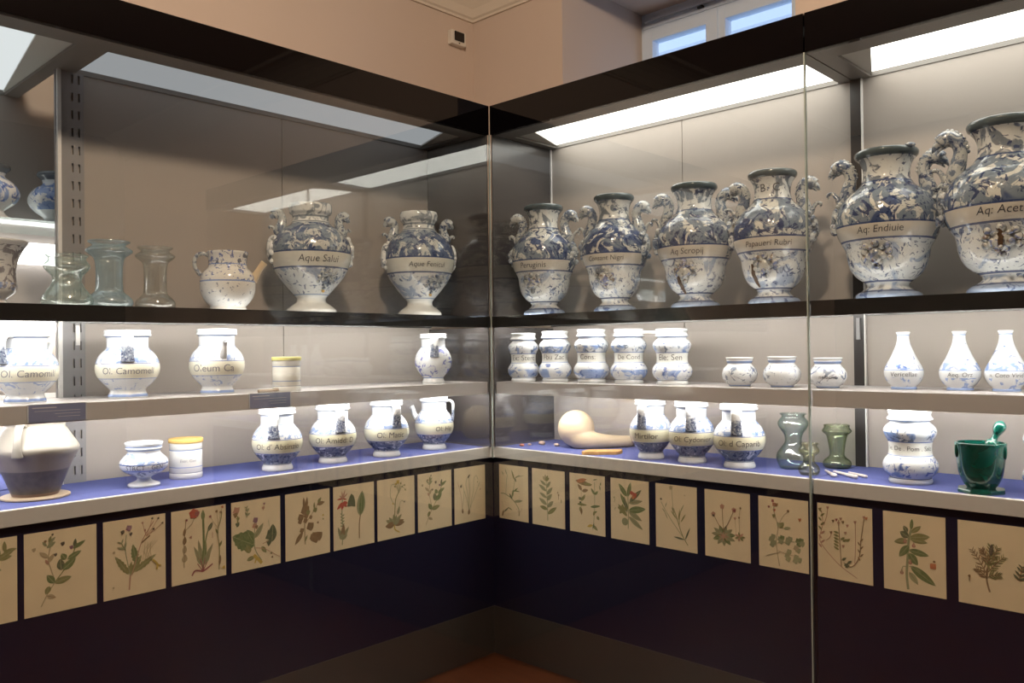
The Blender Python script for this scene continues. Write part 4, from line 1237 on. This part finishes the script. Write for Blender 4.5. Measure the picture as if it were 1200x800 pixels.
def d_weed(P):
    P.stem([(.40, .08), (.42, .28)], 'n', .012)
    for a, b, w, c in (((.40, .28), (.18, .54), .05, 'o'), ((.42, .27), (.60, .50), .05, 'o'), ((.48, .30), (.84, .48), .05, 'o'), ((.52, .40), (.46, .66), .055, 'g'), ((.40, .30), (.44, .44), .03, 'o'), ((.38, .30), (.36, .38), .02, 'o')):
        P.leaf(a, b, w, c, True, .35)
    P.stem([(.42, .26), (.36, .50), (.34, .64), (.36, .80)], 's', .007)
    P.stem([(.44, .26), (.54, .52), (.62, .70), (.80, .92)], 'n', .007)
    P.stem([(.60, .66), (.74, .74)], 'b', .012)
    for x, z in ((.62, .92), (.66, .82), (.78, .96), (.88, .95), (.95, .88), (.80, .82)):
        P.stem([(.68, .74), ((x + .68) / 2, (z + .72) / 2), (x, z)], 'n', .004)
        P.dot((x, z), .02, 'k' if x > .7 else 'n', 6, .4)
    P.sprig([(.34, .60), (.30, .66), (.28, .70)], 2, .14, .02, 's')
    P.dot((.30, .84), .035, 'k', 7, .3); P.dot((.40, .88), .05, 'p', 9, .3); P.dot((.43, .80), .028, 'k', 7, .3)
    for i in range(6):
        P.stem([(.62 + .03 * i, .44), (.64 + .05 * (i % 3), .56), (.66 + .04 * i, .66)], 'w', .003)
    P.stem([(.78, .42), (.86, .34), (.84, .28)], 'y', .016); P.stem([(.86, .34), (.92, .32)], 'y', .010)
    P.dot((.16, .60), .02, 'w', 6, .3); P.dot((.15, .15), .015, 'w', 6)
def d_poppy(P):
    P.stem([(.56, .12), (.58, .50), (.57, .92)], 'g', .020)
    P.leaf((.57, .82), (.57, .97), .035, 'g'); P.stem([(.58, .40), (.64, .62), (.70, .74)], 'g', .012); P.leaf((.66, .66), (.75, .78), .035, 'd')
    for b, c in (((.40, .48), 's'), ((.48, .56), 's'), ((.62, .54), 'g'), ((.75, .48), 's'), ((.70, .34), 's'), ((.44, .36), 's')):
        P.leaf((.56, .20), b, .040, c)
    for b in ((.46, .24), (.64, .24), (.52, .30), (.60, .30)):
        P.stem([(.56, .12), b], 'm', .007)
    P.stem([(.56, .12), (.42, .15), (.36, .09)], 'm', .014); P.stem([(.56, .12), (.66, .16), (.74, .20)], 'm', .014)
    P.stem([(.22, .22), (.22, .50), (.24, .72), (.26, .88)], 'b', .006)
    for z, w in ((.34, .05), (.46, .04), (.58, .035), (.70, .025)):
        P.leaf((.22, z - .05), (.22 + .02, z + .06), w, 'w' if z < .5 else 'b')
    P.stem([(.24, .72), (.36, .80), (.42, .90)], 'b', .004)
    P.dot((.40, .935), .085, 'r', 11, .25); P.dot((.46, .93), .05, 'm', 9, .3); P.dot((.27, .86), .02, 'm')
    P.stem([(.86, .10), (.87, .40), (.84, .62), (.90, .80), (.92, .90)], 'o', .008); P.leaf((.87, .16), (.89, .30), .022, 'b'); P.leaf((.87, .42), (.92, .50), .02, 'o'); P.leaf((.85, .60), (.80, .68), .02, 'o')
    for x, z, c in ((.70, .86, 'm'), (.82, .92, 'b'), (.90, .90, 'b'), (.93, .97, 'c')):
        P.stem([(.85, .68), ((x + .85) / 2, z - .10), (x, z)], 'w', .004); P.dot((x, z), .026, c, 6, .3)
    P.dot((.34, .62), .025, 'n', 6, .4); P.stem([(.74, .56), (.74, .64)], 'n', .006); P.dot((.95, .12), .03, 'y', 6, .4)
def d_beet(P):
    P.leaf((.46, .34), (.02, .52), .17, 'g', True, .2); P.leaf((.42, .40), (.30, .58), .09, 'g'); P.leaf((.36, .24), (.30, .36), .06, 'o')
    P.leaf((.46, .44), (.64, .64), .05, 's'); P.stem([(.60, .10), (.46, .30), (.46, .56), (.46, .72)], 's', .009); P.leaf((.60, .30), (.70, .20), .04, 'o')
    P.dot((.80, .44), .11, 'd', 9, .35); P.leaf((.82, .34), (.84, .60), .09, 'd'); P.dot((.76, .34), .06, 'd', 7, .5)
    P.leaf((.30, .14), (.46, .18), .04, 'o'); P.stem([(.44, .20), (.56, .10), (.60, .06)], 'y', .030); P.stem([(.50, .16), (.46, .08)], 'y', .014)
    P.stem([(.46, .30), (.66, .26), (.90, .14), (.98, .10)], 'n', .005); P.stem([(.62, .34), (.74, .36)], 'n', .006)
    P.dot((.48, .70), .055, 'p', 9, .3); P.dot((.46, .62), .05, 'n', 9, .3); P.dot((.50, .60), .035, 'b', 7, .3)
    P.dot((.10, .88), .07, 'n', 9, .4); P.dot((.08, .82), .05, 'b', 7, .4); P.dot((.13, .76), .035, 'o', 7, .4); P.dot((.12, .68), .045, 'd', 7, .4); P.stem([(.12, .70), (.12, .80)], 'o', .014)
    P.sprig([(.30, .76), (.32, .84), (.30, .90)], 3, .09, .018, 's'); P.dot((.64, .86), .032, 'n', 7, .4); P.dot((.66, .92), .022, 'p', 7, .4); P.stem([(.64, .82), (.66, .94)], 'n', .004)
    P.stem([(.76, .58), (.74, .68)], 's', .004); P.dot((.80, .18), .022, 'o', 6, .4); P.dot((.82, .12), .022, 'b', 6, .4)
def d_grey(P):
    P.stem([(.43, .20), (.42, .50), (.44, .80)], 'w', .016); P.stem([(.44, .52), (.60, .66), (.74, .80)], 'w', .008)
    for c, r, k in (((.34, .62), .07, 'b'), ((.32, .56), .05, 'b'), ((.36, .42), .05, 'b'), ((.44, .72), .10, 'b'), ((.46, .64), .06, 'b'), ((.50, .68), .05, 'o'), ((.55, .46), .085, 'b'), ((.66, .28), .11, 'w'), ((.74, .29), .09, 'w'), ((.60, .29), .07, 'w'), ((.56, .60), .04, 'b'), ((.44, .56), .05, 'b'), ((.66, .70), .05, 'o')):
        P.dot(c, r, 'b' if k == 'w' else k, 9, .25)
    P.leaf((.38, .40), (.20, .22), .045, 'b'); P.leaf((.42, .74), (.40, .92), .03, 'b'); P.leaf((.46, .74), (.48, .92), .03, 'b'); P.leaf((.42, .24), (.48, .34), .02, 'o')
    P.leaf((.70, .78), (.88, .80), .04, 'b'); P.leaf((.72, .80), (.80, .88), .03, 'o'); P.leaf((.64, .72), (.64, .82), .02, 'o')
    P.dot((.72, .50), .025, 'b', 6, .3); P.dot((.84, .54), .018, 'o', 6); P.dot((.84, .60), .02, 'y', 6)
def d_salvia(P):
    P.stem([(.20, .07), (.22, .30), (.20, .56), (.22, .86)], 's', .012)
    for i in range(9):
        z = .36 + .024 * i
        P.leaf((.21, z), (.21 + (.05 if i % 2 else -.05), z + .02), .016, 's')
    for b, w in (((.10, .36), .04), ((.36, .34), .04), ((.24, .40), .05), ((.14, .24), .04), ((.32, .22), .04), ((.20, .26), .04)):
        P.leaf((.20, .16), b, w, 'b' if w > .045 else 's')
    for x, z in ((.08, .64), (.20, .62), (.32, .66), (.14, .68), (.26, .70), (.34, .72)):
        P.leaf((.22, .74), (x, z), .034, 'r', False)
    for x, z in ((.08, .80), (.14, .86), (.32, .78), (.34, .88), (.20, .92), (.28, .94)):
        P.leaf((.22, .80), (x, z), .016, 'r' if z < .82 else 'n', False)
    P.poly([(.33, .66), (.345, .74), (.39, .82), (.43, .86), (.49, .82), (.52, .74), (.525, .64), (.43, .66)], 'd')
    P.leaf((.64, .48), (.70, .88), .105, 's'); P.leaf((.66, .50), (.70, .86), .06, 'g', True); P.stem([(.62, .12), (.62, .34), (.65, .50)], 'b', .011)
def d_rosette(P):
    for b, w in (((.20, .22), .06), ((.22, .32), .05), ((.30, .36), .045), ((.64, .38), .045), ((.70, .28), .055), ((.72, .24), .05), ((.28, .26), .05), ((.58, .32), .05), ((.50, .38), .045), ((.42, .40), .04)):
        P.leaf((.44, .22), b, w, 'b' if b[1] < .3 else 's')
    P.stem([(.44, .22), (.46, .14), (.58, .08)], 'y', .014)
    P.stem([(.44, .28), (.46, .50), (.48, .64), (.56, .76)], 'o', .011)
    P.stem([(.46, .54), (.34, .70), (.36, .88), (.46, .90)], 's', .005)
    for x, z in ((.50, .90), (.56, .92), (.62, .90), (.66, .84), (.72, .86), (.74, .78), (.46, .86)):
        P.stem([(.56, .74), ((x + .56) / 2, .84), (x, z)], 's', .004); P.dot((x, z), .022, 'o', 6, .5)
    P.dot((.54, .93), .045, 'y', 8, .4); P.dot((.48, .90), .025, 'y', 7, .4)
    P.leaf((.52, .38), (.58, .52), .035, 's'); P.stem([(.50, .42), (.62, .60), (.70, .58)], 's', .004); P.dot((.71, .58), .02, 'k', 6, .4); P.dot((.40, .58), .02, 'y', 6)
def d_bulb(P):
    for a, pts in (('n', [(.24, .26), (.20, .50), (.14, .66), (.10, .74)]), ('w', [(.24, .26), (.30, .56), (.22, .72)]), ('w', [(.45, .20), (.42, .50), (.36, .70), (.44, .84)]),
                   ('o', [(.45, .20), (.48, .54), (.46, .86)]), ('w', [(.47, .20), (.60, .56), (.62, .76), (.70, .82), (.76, .74)]), ('w', [(.47, .22), (.66, .48), (.82, .70)]), ('w', [(.46, .22), (.36, .46), (.30, .58)])):
        P.stem(pts, 's' if a == 'w' else a, .005)
    P.leaf((.25, .17), (.24, .27), .03, 'b'); P.leaf((.44, .13), (.46, .23), .035, 'b')
    P.leaf((.42, .80), (.50, .86), .02, 'k'); P.leaf((.20, .64), (.20, .70), .025, 'k'); P.leaf((.80, .54), (.86, .58), .012, 'n'); P.dot((.74, .70), .015, 'o', 6)
def d_reed(P):
    P.stem([(.70, .10), (.66, .24), (.46, .38), (.20, .46), (.06, .46)], 's', .012); P.stem([(.24, .46), (.26, .70), (.30, .82)], 's', .006); P.stem([(.44, .38), (.52, .62), (.56, .78)], 's', .007)
    for a, b, w, c in (((.46, .38), (.36, .48), .03, 'd'), ((.46, .42), (.50, .56), .03, 'g'), ((.50, .52), (.66, .60), .022, 'g'), ((.50, .54), (.72, .54), .015, 'g'), ((.52, .34), (.82, .38), .035, 's'), ((.54, .74), (.44, .92), .025, 'o'), ((.56, .78), (.60, .70), .02, 'd'),
                       ((.56, .78), (.74, .84), .018, 's'), ((.60, .80), (.88, .84), .008, 's'), ((.10, .04), (.16, .16), .03, 'b'), ((.16, .12), (.34, .22), .02, 'd'), ((.30, .22), (.46, .18), .016, 'o'), ((.68, .08), (.70, .20), .016, 'w'), ((.16, .80), (.10, .88), .012, 's'), ((.28, .82), (.22, .92), .012, 's')):
        P.leaf(a, b, w, c, False)
    P.stem([(.60, .22), (.70, .16), (.80, .24)], 'w', .005); P.stem([(.14, .20), (.10, .32)], 'w', .004)
def d_comfrey(P):
    P.stem([(.48, .10), (.48, .30), (.46, .60), (.44, .84)], 's', .010)
    for a, b, w in (((.48, .22), (.76, .36), .05), ((.48, .30), (.24, .34), .045), ((.48, .34), (.66, .46), .05), ((.46, .38), (.22, .48), .05), ((.46, .46), (.62, .58), .05), ((.46, .50), (.24, .58), .04), ((.46, .56), (.64, .70), .045), ((.45, .62), (.22, .72), .045), ((.45, .68), (.58, .80), .04), ((.44, .72), (.26, .80), .035)):
        P.leaf(a, b, w, 's' if b[1] > .4 else 'o')
    for x, z in ((.34, .88), (.42, .92), (.50, .90), (.40, .84), (.48, .84), (.54, .86)):
        P.leaf((.43, .80), (x, z), .035, 'w' if x < .45 else 'o', False)
    P.dot((.82, .58), .025, 'b', 6, .4); P.dot((.80, .62), .02, 'b', 6, .4); P.stem([(.82, .50), (.82, .58)], 'b', .006); P.leaf((.90, .44), (.90, .52), .012, 'o', False)
def d_mint(P):
    P.leaf((.18, .88), (.64, .82), .055, 'b'); P.leaf((.20, .86), (.50, .92), .045, 'c'); P.leaf((.40, .84), (.66, .84), .03, 'o')
    P.stem([(.34, .84), (.34, .60), (.33, .40)], 'w', .006)
    for a, b, w, c in (((.36, .72), (.24, .82), .04, 'b'), ((.36, .71), (.54, .74), .04, 'b'), ((.34, .54), (.46, .66), .035, 'o'), ((.34, .56), (.26, .60), .035, 'd'), ((.34, .52), (.28, .50), .03, 'd'), ((.22, .48), (.50, .48), .03, 'o'), ((.30, .44), (.34, .34), .04, 'o'), ((.34, .42), (.34, .30), .03, 'b')):
        P.leaf(a, b, w, c)
    P.stem([(.66, .08), (.70, .30), (.72, .56), (.72, .88)], 's', .006)
    for a, b, w, c in (((.72, .68), (.62, .78), .03, 'g'), ((.72, .68), (.82, .74), .03, 'g'), ((.60, .46), (.88, .50), .03, 'g'), ((.72, .40), (.68, .32), .03, 'o'), ((.72, .38), (.78, .40), .02, 'g'), ((.78, .32), (.84, .26), .035, 'o'), ((.66, .16), (.50, .12), .03, 'y'), ((.66, .16), (.80, .08), .035, 'o'), ((.66, .10), (.70, .20), .02, 'g'), ((.68, .92), (.80, .94), .015, 's'), ((.86, .84), (.88, .76), .02, 's'), ((.88, .84), (.90, .90), .015, 'g')):
        P.leaf(a, b, w, c)
def d_laurel(P):
    P.stem([(.46, .20), (.47, .48), (.46, .84)], 's', .010)
    for a, b, w, c in (((.48, .40), (.84, .22), .055, 's'), ((.48, .48), (.82, .36), .06, 's'), ((.48, .50), (.92, .56), .075, 'g'), ((.48, .62), (.84, .68), .05, 's'), ((.50, .64), (.82, .86), .05, 'd'), ((.46, .72), (.54, .96), .05, 'g'), ((.44, .72), (.22, .92), .055, 'g'), ((.46, .52), (.26, .76), .05, 'g'), ((.44, .46), (.36, .72), .04, 'd'), ((.44, .40), (.20, .58), .05, 'o')):
        P.leaf(a, b, w, c)
    for i in range(5):
        th = 2 * math.pi * i / 5 + .3
        P.leaf((.32, .50), (.32 + .14 * math.cos(th), .50 + .09 * math.sin(th)), .04, 'o', False)
    P.dot((.38, .31), .085, 's', 10); P.dot((.56, .79), .045, 'r', 9, .2); P.dot((.64, .76), .06, 'r', 9, .3); P.dot((.60, .72), .04, 'c', 9, .3)
    P.stem([(.10, .60), (.12, .66)], 's', .006); P.stem([(.10, .48), (.14, .52)], 's', .006); P.dot((.10, .68), .02, 's', 6, .4)
def d_cornflower(P):
    P.stem([(.78, .10), (.64, .26), (.52, .50), (.44, .64)], 'o', .009); P.stem([(.66, .22), (.40, .44), (.22, .62), (.14, .72)], 's', .006); P.stem([(.44, .56), (.42, .76), (.40, .94)], 's', .005); P.stem([(.58, .40), (.60, .56), (.66, .66)], 'o', .006)
    for a, b, w, c in (((.70, .18), (.44, .20), .020, 'd'), ((.72, .18), (.84, .38), .018, 'd'), ((.52, .48), (.38, .60), .014, 'o'), ((.56, .46), (.60, .64), .014, 'o'), ((.62, .44), (.74, .58), .016, 'o'), ((.46, .56), (.40, .66), .012, 'o'), ((.30, .46), (.22, .58), .010, 's'), ((.24, .56), (.16, .62), .010, 's'), ((.62, .62), (.70, .72), .010, 's'), ((.24, .64), (.28, .72), .010, 's')):
        P.leaf(a, b, w, c, False)
    P.dot((.39, .955), .05, 'w', 11, .6); P.dot((.14, .76), .025, 'k', 7); P.dot((.72, .86), .015, 'w', 6, .3)
def d_daisy(P):
    for i in range(11):
        th = 2 * math.pi * i / 11 + .2
        P.leaf((.42, .34), (.42 + .27 * math.cos(th), .34 + .155 * math.sin(th)), .05, 's' if i % 3 else 'g')
    for i in range(8):
        th = 2 * math.pi * i / 8
        P.stem([(.42, .34), (.42 + .11 * math.cos(th), .33 + .07 * math.sin(th))], 'n', .010)
    P.dot((.42, .33), .04, 'n', 9, .3)
    for x, z, c in ((.20, .64, 'n'), (.40, .77, 'n'), (.66, .74, 'n'), (.80, .78, 'b')):
        if x < .7:
            P.stem([(.42, .42), ((x + .42) / 2, (z + .36) / 2), (x, z)], 'b', .006)
        P.dot((x, z), .050 if x < .7 else .022, c, 11, .3)
    P.dot((.20, .62), .026, 'k', 7); P.dot((.67, .735), .03, 'm', 7)
    for i in range(7):
        th = 2 * math.pi * i / 7
        P.leaf((.78, .36), (.78 + .12 * math.cos(th), .36 + .07 * math.sin(th)), .022, 'n' if i % 2 else 'o', False)
    P.stem([(.70, .40), (.68, .60)], 'w', .004); P.dot((.68, .62), .028, 'n', 7, .4); P.stem([(.78, .40), (.77, .64), (.80, .78)], 'w', .004); P.dot((.77, .64), .022, 'b', 7, .3)
def d_avens(P):
    P.stem([(.42, .04), (.38, .22), (.36, .40), (.40, .56), (.36, .70), (.32, .80)], 'w', .010); P.stem([(.40, .60), (.50, .74), (.60, .82)], 'w', .005)
    for x, z, c in ((.26, .40, 's'), (.30, .44, 's'), (.28, .33, 's'), (.32, .36, 's'), (.44, .42, 's'), (.48, .44, 'g'), (.46, .39, 's'), (.60, .42, 's'), (.64, .44, 's'), (.60, .39, 's'), (.80, .43, 'g'), (.86, .44, 'g'), (.82, .39, 'g'), (.88, .40, 's'), (.58, .20, 'e'), (.62, .26, 'e'), (.60, .16, 'e'), (.76, .20, 'e'), (.82, .17, 'e'), (.74, .15, 'e'), (.80, .30, 'e'), (.76, .33, 'w')):
        P.dot((x, z), .055, c, 9, .3)
    P.stem([(.38, .36), (.60, .40), (.84, .42)], 's', .006); P.stem([(.38, .26), (.60, .22), (.78, .22)], 'w', .005); P.stem([(.16, .16), (.30, .20), (.44, .24)], 'w', .005)
    P.leaf((.42, .58), (.52, .66), .05, 'o'); P.leaf((.42, .58), (.40, .66), .03, 'e'); P.leaf((.52, .58), (.66, .60), .03, 'e'); P.dot((.32, .74), .035, 'o', 7, .4)
    P.dot((.33, .90), .04, 'r', 8, .3); P.dot((.30, .95), .03, 'm', 8, .3); P.dot((.38, .90), .035, 'b', 7, .4); P.dot((.33, .82), .03, 'r', 7, .4); P.dot((.22, .86), .025, 'm', 7, .4); P.dot((.61, .83), .028, 'b', 7, .3); P.dot((.84, .73), .035, 'c', 7, .6); P.stem([(.32, .80), (.33, .92)], 's', .008)
def d_vetch(P):
    P.stem([(.72, .06), (.40, .20), (.12, .40), (.04, .52), (.10, .72), (.08, .90)], 'n', .007); P.stem([(.44, .18), (.42, .44), (.40, .70), (.40, .80)], 'b', .008); P.stem([(.48, .24), (.62, .20), (.76, .34), (.80, .58), (.86, .86)], 'b', .008); P.stem([(.68, .22), (.70, .50), (.70, .80)], 'n', .006)
    for i in range(9):
        z = .30 + .06 * i
        P.leaf((.08 - .02 * (i % 2), z + .1), (.14 if i % 2 else .02, z + .15), .018, 'n' if i < 4 else 'o', False)
    for i in range(6):
        P.leaf((.40, .40 + .045 * i), (.30, .44 + .04 * i), .02, 'o', False); P.leaf((.78, .30 + .05 * i), (.84 if i % 2 else .74, .35 + .05 * i), .014, 'b', False)
    for x, z in ((.52, .22), (.58, .26), (.48, .29), (.54, .20), (.50, .54), (.56, .55), (.46, .56)):
        P.leaf((x - .03, z - .02), (x + .05, z + .02), .022, 'd' if z < .4 else 'o', False)
    for x, z, c in ((.06, .92, 'b'), (.20, .95, 'n'), (.36, .80, 'm'), (.44, .82, 'n'), (.48, .78, 'b'), (.40, .76, 'n'), (.56, .74, 'n'), (.52, .64, 'n'), (.48, .46, 'n'), (.70, .80, 'n'), (.86, .88, 'n'), (.90, .87, 'c'), (.30, .78, 'b'), (.26, .62, 'b')):
        P.dot((x, z), .028, c, 7, .5)
    P.stem([(.16, .50), (.24, .56), (.28, .64)], 'n', .005); P.stem([(.12, .70), (.18, .84), (.20, .94)], 'n', .005)
def d_nightshade(P):
    P.stem([(.40, .04), (.38, .22), (.40, .46), (.42, .66), (.46, .80)], 's', .020)
    for a, b, w, c in (((.44, .34), (.84, .14), .075, 'g'), ((.42, .26), (.56, .12), .05, 'e'), ((.42, .50), (.56, .36), .065, 'g'), ((.42, .54), (.74, .50), .055, 'g'), ((.44, .70), (.76, .74), .065, 'o'), ((.44, .68), (.72, .66), .045, 'o'), ((.46, .76), (.62, .86), .04, 'o'), ((.42, .60), (.26, .44), .06, 'g'), ((.40, .66), (.18, .62), .05, 'o'), ((.42, .70), (.28, .76), .06, 'd'), ((.40, .76), (.34, .84), .04, 'd'), ((.46, .80), (.48, .94), .03, 'g')):
        P.leaf(a, b, w, c)
    for x, z in ((.36, .64), (.50, .60), (.44, .38), (.30, .24)):
        P.dot((x, z), .030, 'm', 8); P.leaf((x, z - .02), (x, z + .05), .018, 'n', False)
    P.dot((.80, .38), .055, 'c', 8, .3); P.dot((.82, .44), .022, 'b', 7)
    P.stem([(.40, .32), (.32, .32), (.30, .24)], 's', .006); P.stem([(.42, .33), (.50, .34), (.60, .28)], 's', .006)
def d_yew(P):
    P.stem([(.44, .18), (.40, .32), (.42, .48), (.46, .66)], 'b', .013)
    for a, b, n in (((.41, .38), (.20, .66), 7), ((.42, .46), (.46, .74), 8), ((.42, .42), (.64, .62), 7), ((.41, .34), (.26, .44), 5), ((.42, .36), (.58, .40), 5), ((.44, .50), (.56, .72), 6), ((.42, .52), (.34, .68), 5)):
        P.sprig([a, ((a[0] + b[0]) / 2, (a[1] + b[1]) / 2 + .01), b], n, .12, .011, 'o' if b[0] > .4 else 'b', 'b', .15, .75, True, .006)
    P.leaf((.46, .62), (.48, .76), .03, 'k', False); P.dot((.16, .34), .022, 'b', 6, .4); P.stem([(.16, .28), (.16, .34)], 'b', .006)
    P.sprig([(.84, .38), (.86, .46), (.88, .54)], 4, .12, .016, 'd', 'b', .1, 1.0)

CZ0, CZ1 = 0.626, 0.872
left_cards = [(-2.128, -1.936, d_edge, 'botanical print of an olive leafy branch, at the end beyond the earthenware pot'), (-1.918, -1.716, d_ivy, 'botanical print of a climbing sprig with dark paired leaves, below the earthenware pot'),
    (-1.696, -1.500, d_weed, 'botanical print of a branching weed with toothed leaves and purple flowers'), (-1.480, -1.288, d_poppy, 'botanical print of a red poppy above a tuft of narrow leaves'),
    (-1.267, -1.075, d_beet, 'botanical print with one broad green leaf and one dark lobed leaf'), (-1.054, -0.861, d_grey, 'botanical print of a brownish herb with rounded leaves'),
    (-0.844, -0.650, d_salvia, 'botanical print of a red flower spike beside one long stalked leaf'), (-0.633, -0.439, d_rosette, 'botanical print of a small yellow flower above a leaf rosette'),
    (-0.420, -0.228, d_ivy, 'botanical print of a slender sprig with paired leaves beside the yellow-flowered rosette'), (-0.210, -0.020, d_bulb, 'botanical print of thin wiry bulb plants, next to the inner corner')]
right_cards = [(0.008, 0.187, d_reed, 'botanical print of a sparse reed-like herb, next to the inner corner'), (0.212, 0.399, d_comfrey, 'botanical print of a pale upright leafy stem'),
    (0.427, 0.613, d_mint, 'botanical print of two leafy stems with a brown flower head'), (0.643, 0.828, d_laurel, 'botanical print of a laurel-like branch with a red flower'),
    (0.860, 1.042, d_cornflower, 'botanical print of a thin branching stem with narrow dark leaves'), (1.076, 1.258, d_daisy, 'botanical print of pink daisies over a leaf rosette'),
    (1.291, 1.472, d_avens, 'botanical print of a rounded-leaf herb with small red flowers'), (1.504, 1.684, d_vetch, 'botanical print of trailing pinkish vetch stems'),
    (1.718, 1.901, d_nightshade, 'botanical print of a thick stem with large green leaves and red berries'), (1.935, 2.126, d_yew, 'botanical print of a needle-leaved brown twig')]
def card(lo, hi, draw, label, side):
    w, h = hi - lo, CZ1 - CZ0
    if side == 'L':
        t = thing('botanical_print', label, 'print', (-0.0335, lo, CZ0), math.pi / 2, 'botanical prints along the case fronts')
    else:
        t = thing('botanical_print', label, 'print', (lo, 0.0335, CZ0), 0.0, 'botanical prints along the case fronts')
    MB().box(0, w, -0.0015, 0.0, 0, h).build('paper', M['paper'], t)
    P = Print(w, h)
    draw(P)
    P.build(t)
for c in left_cards:
    card(*c, 'L')
for c in right_cards:
    card(*c, 'R')
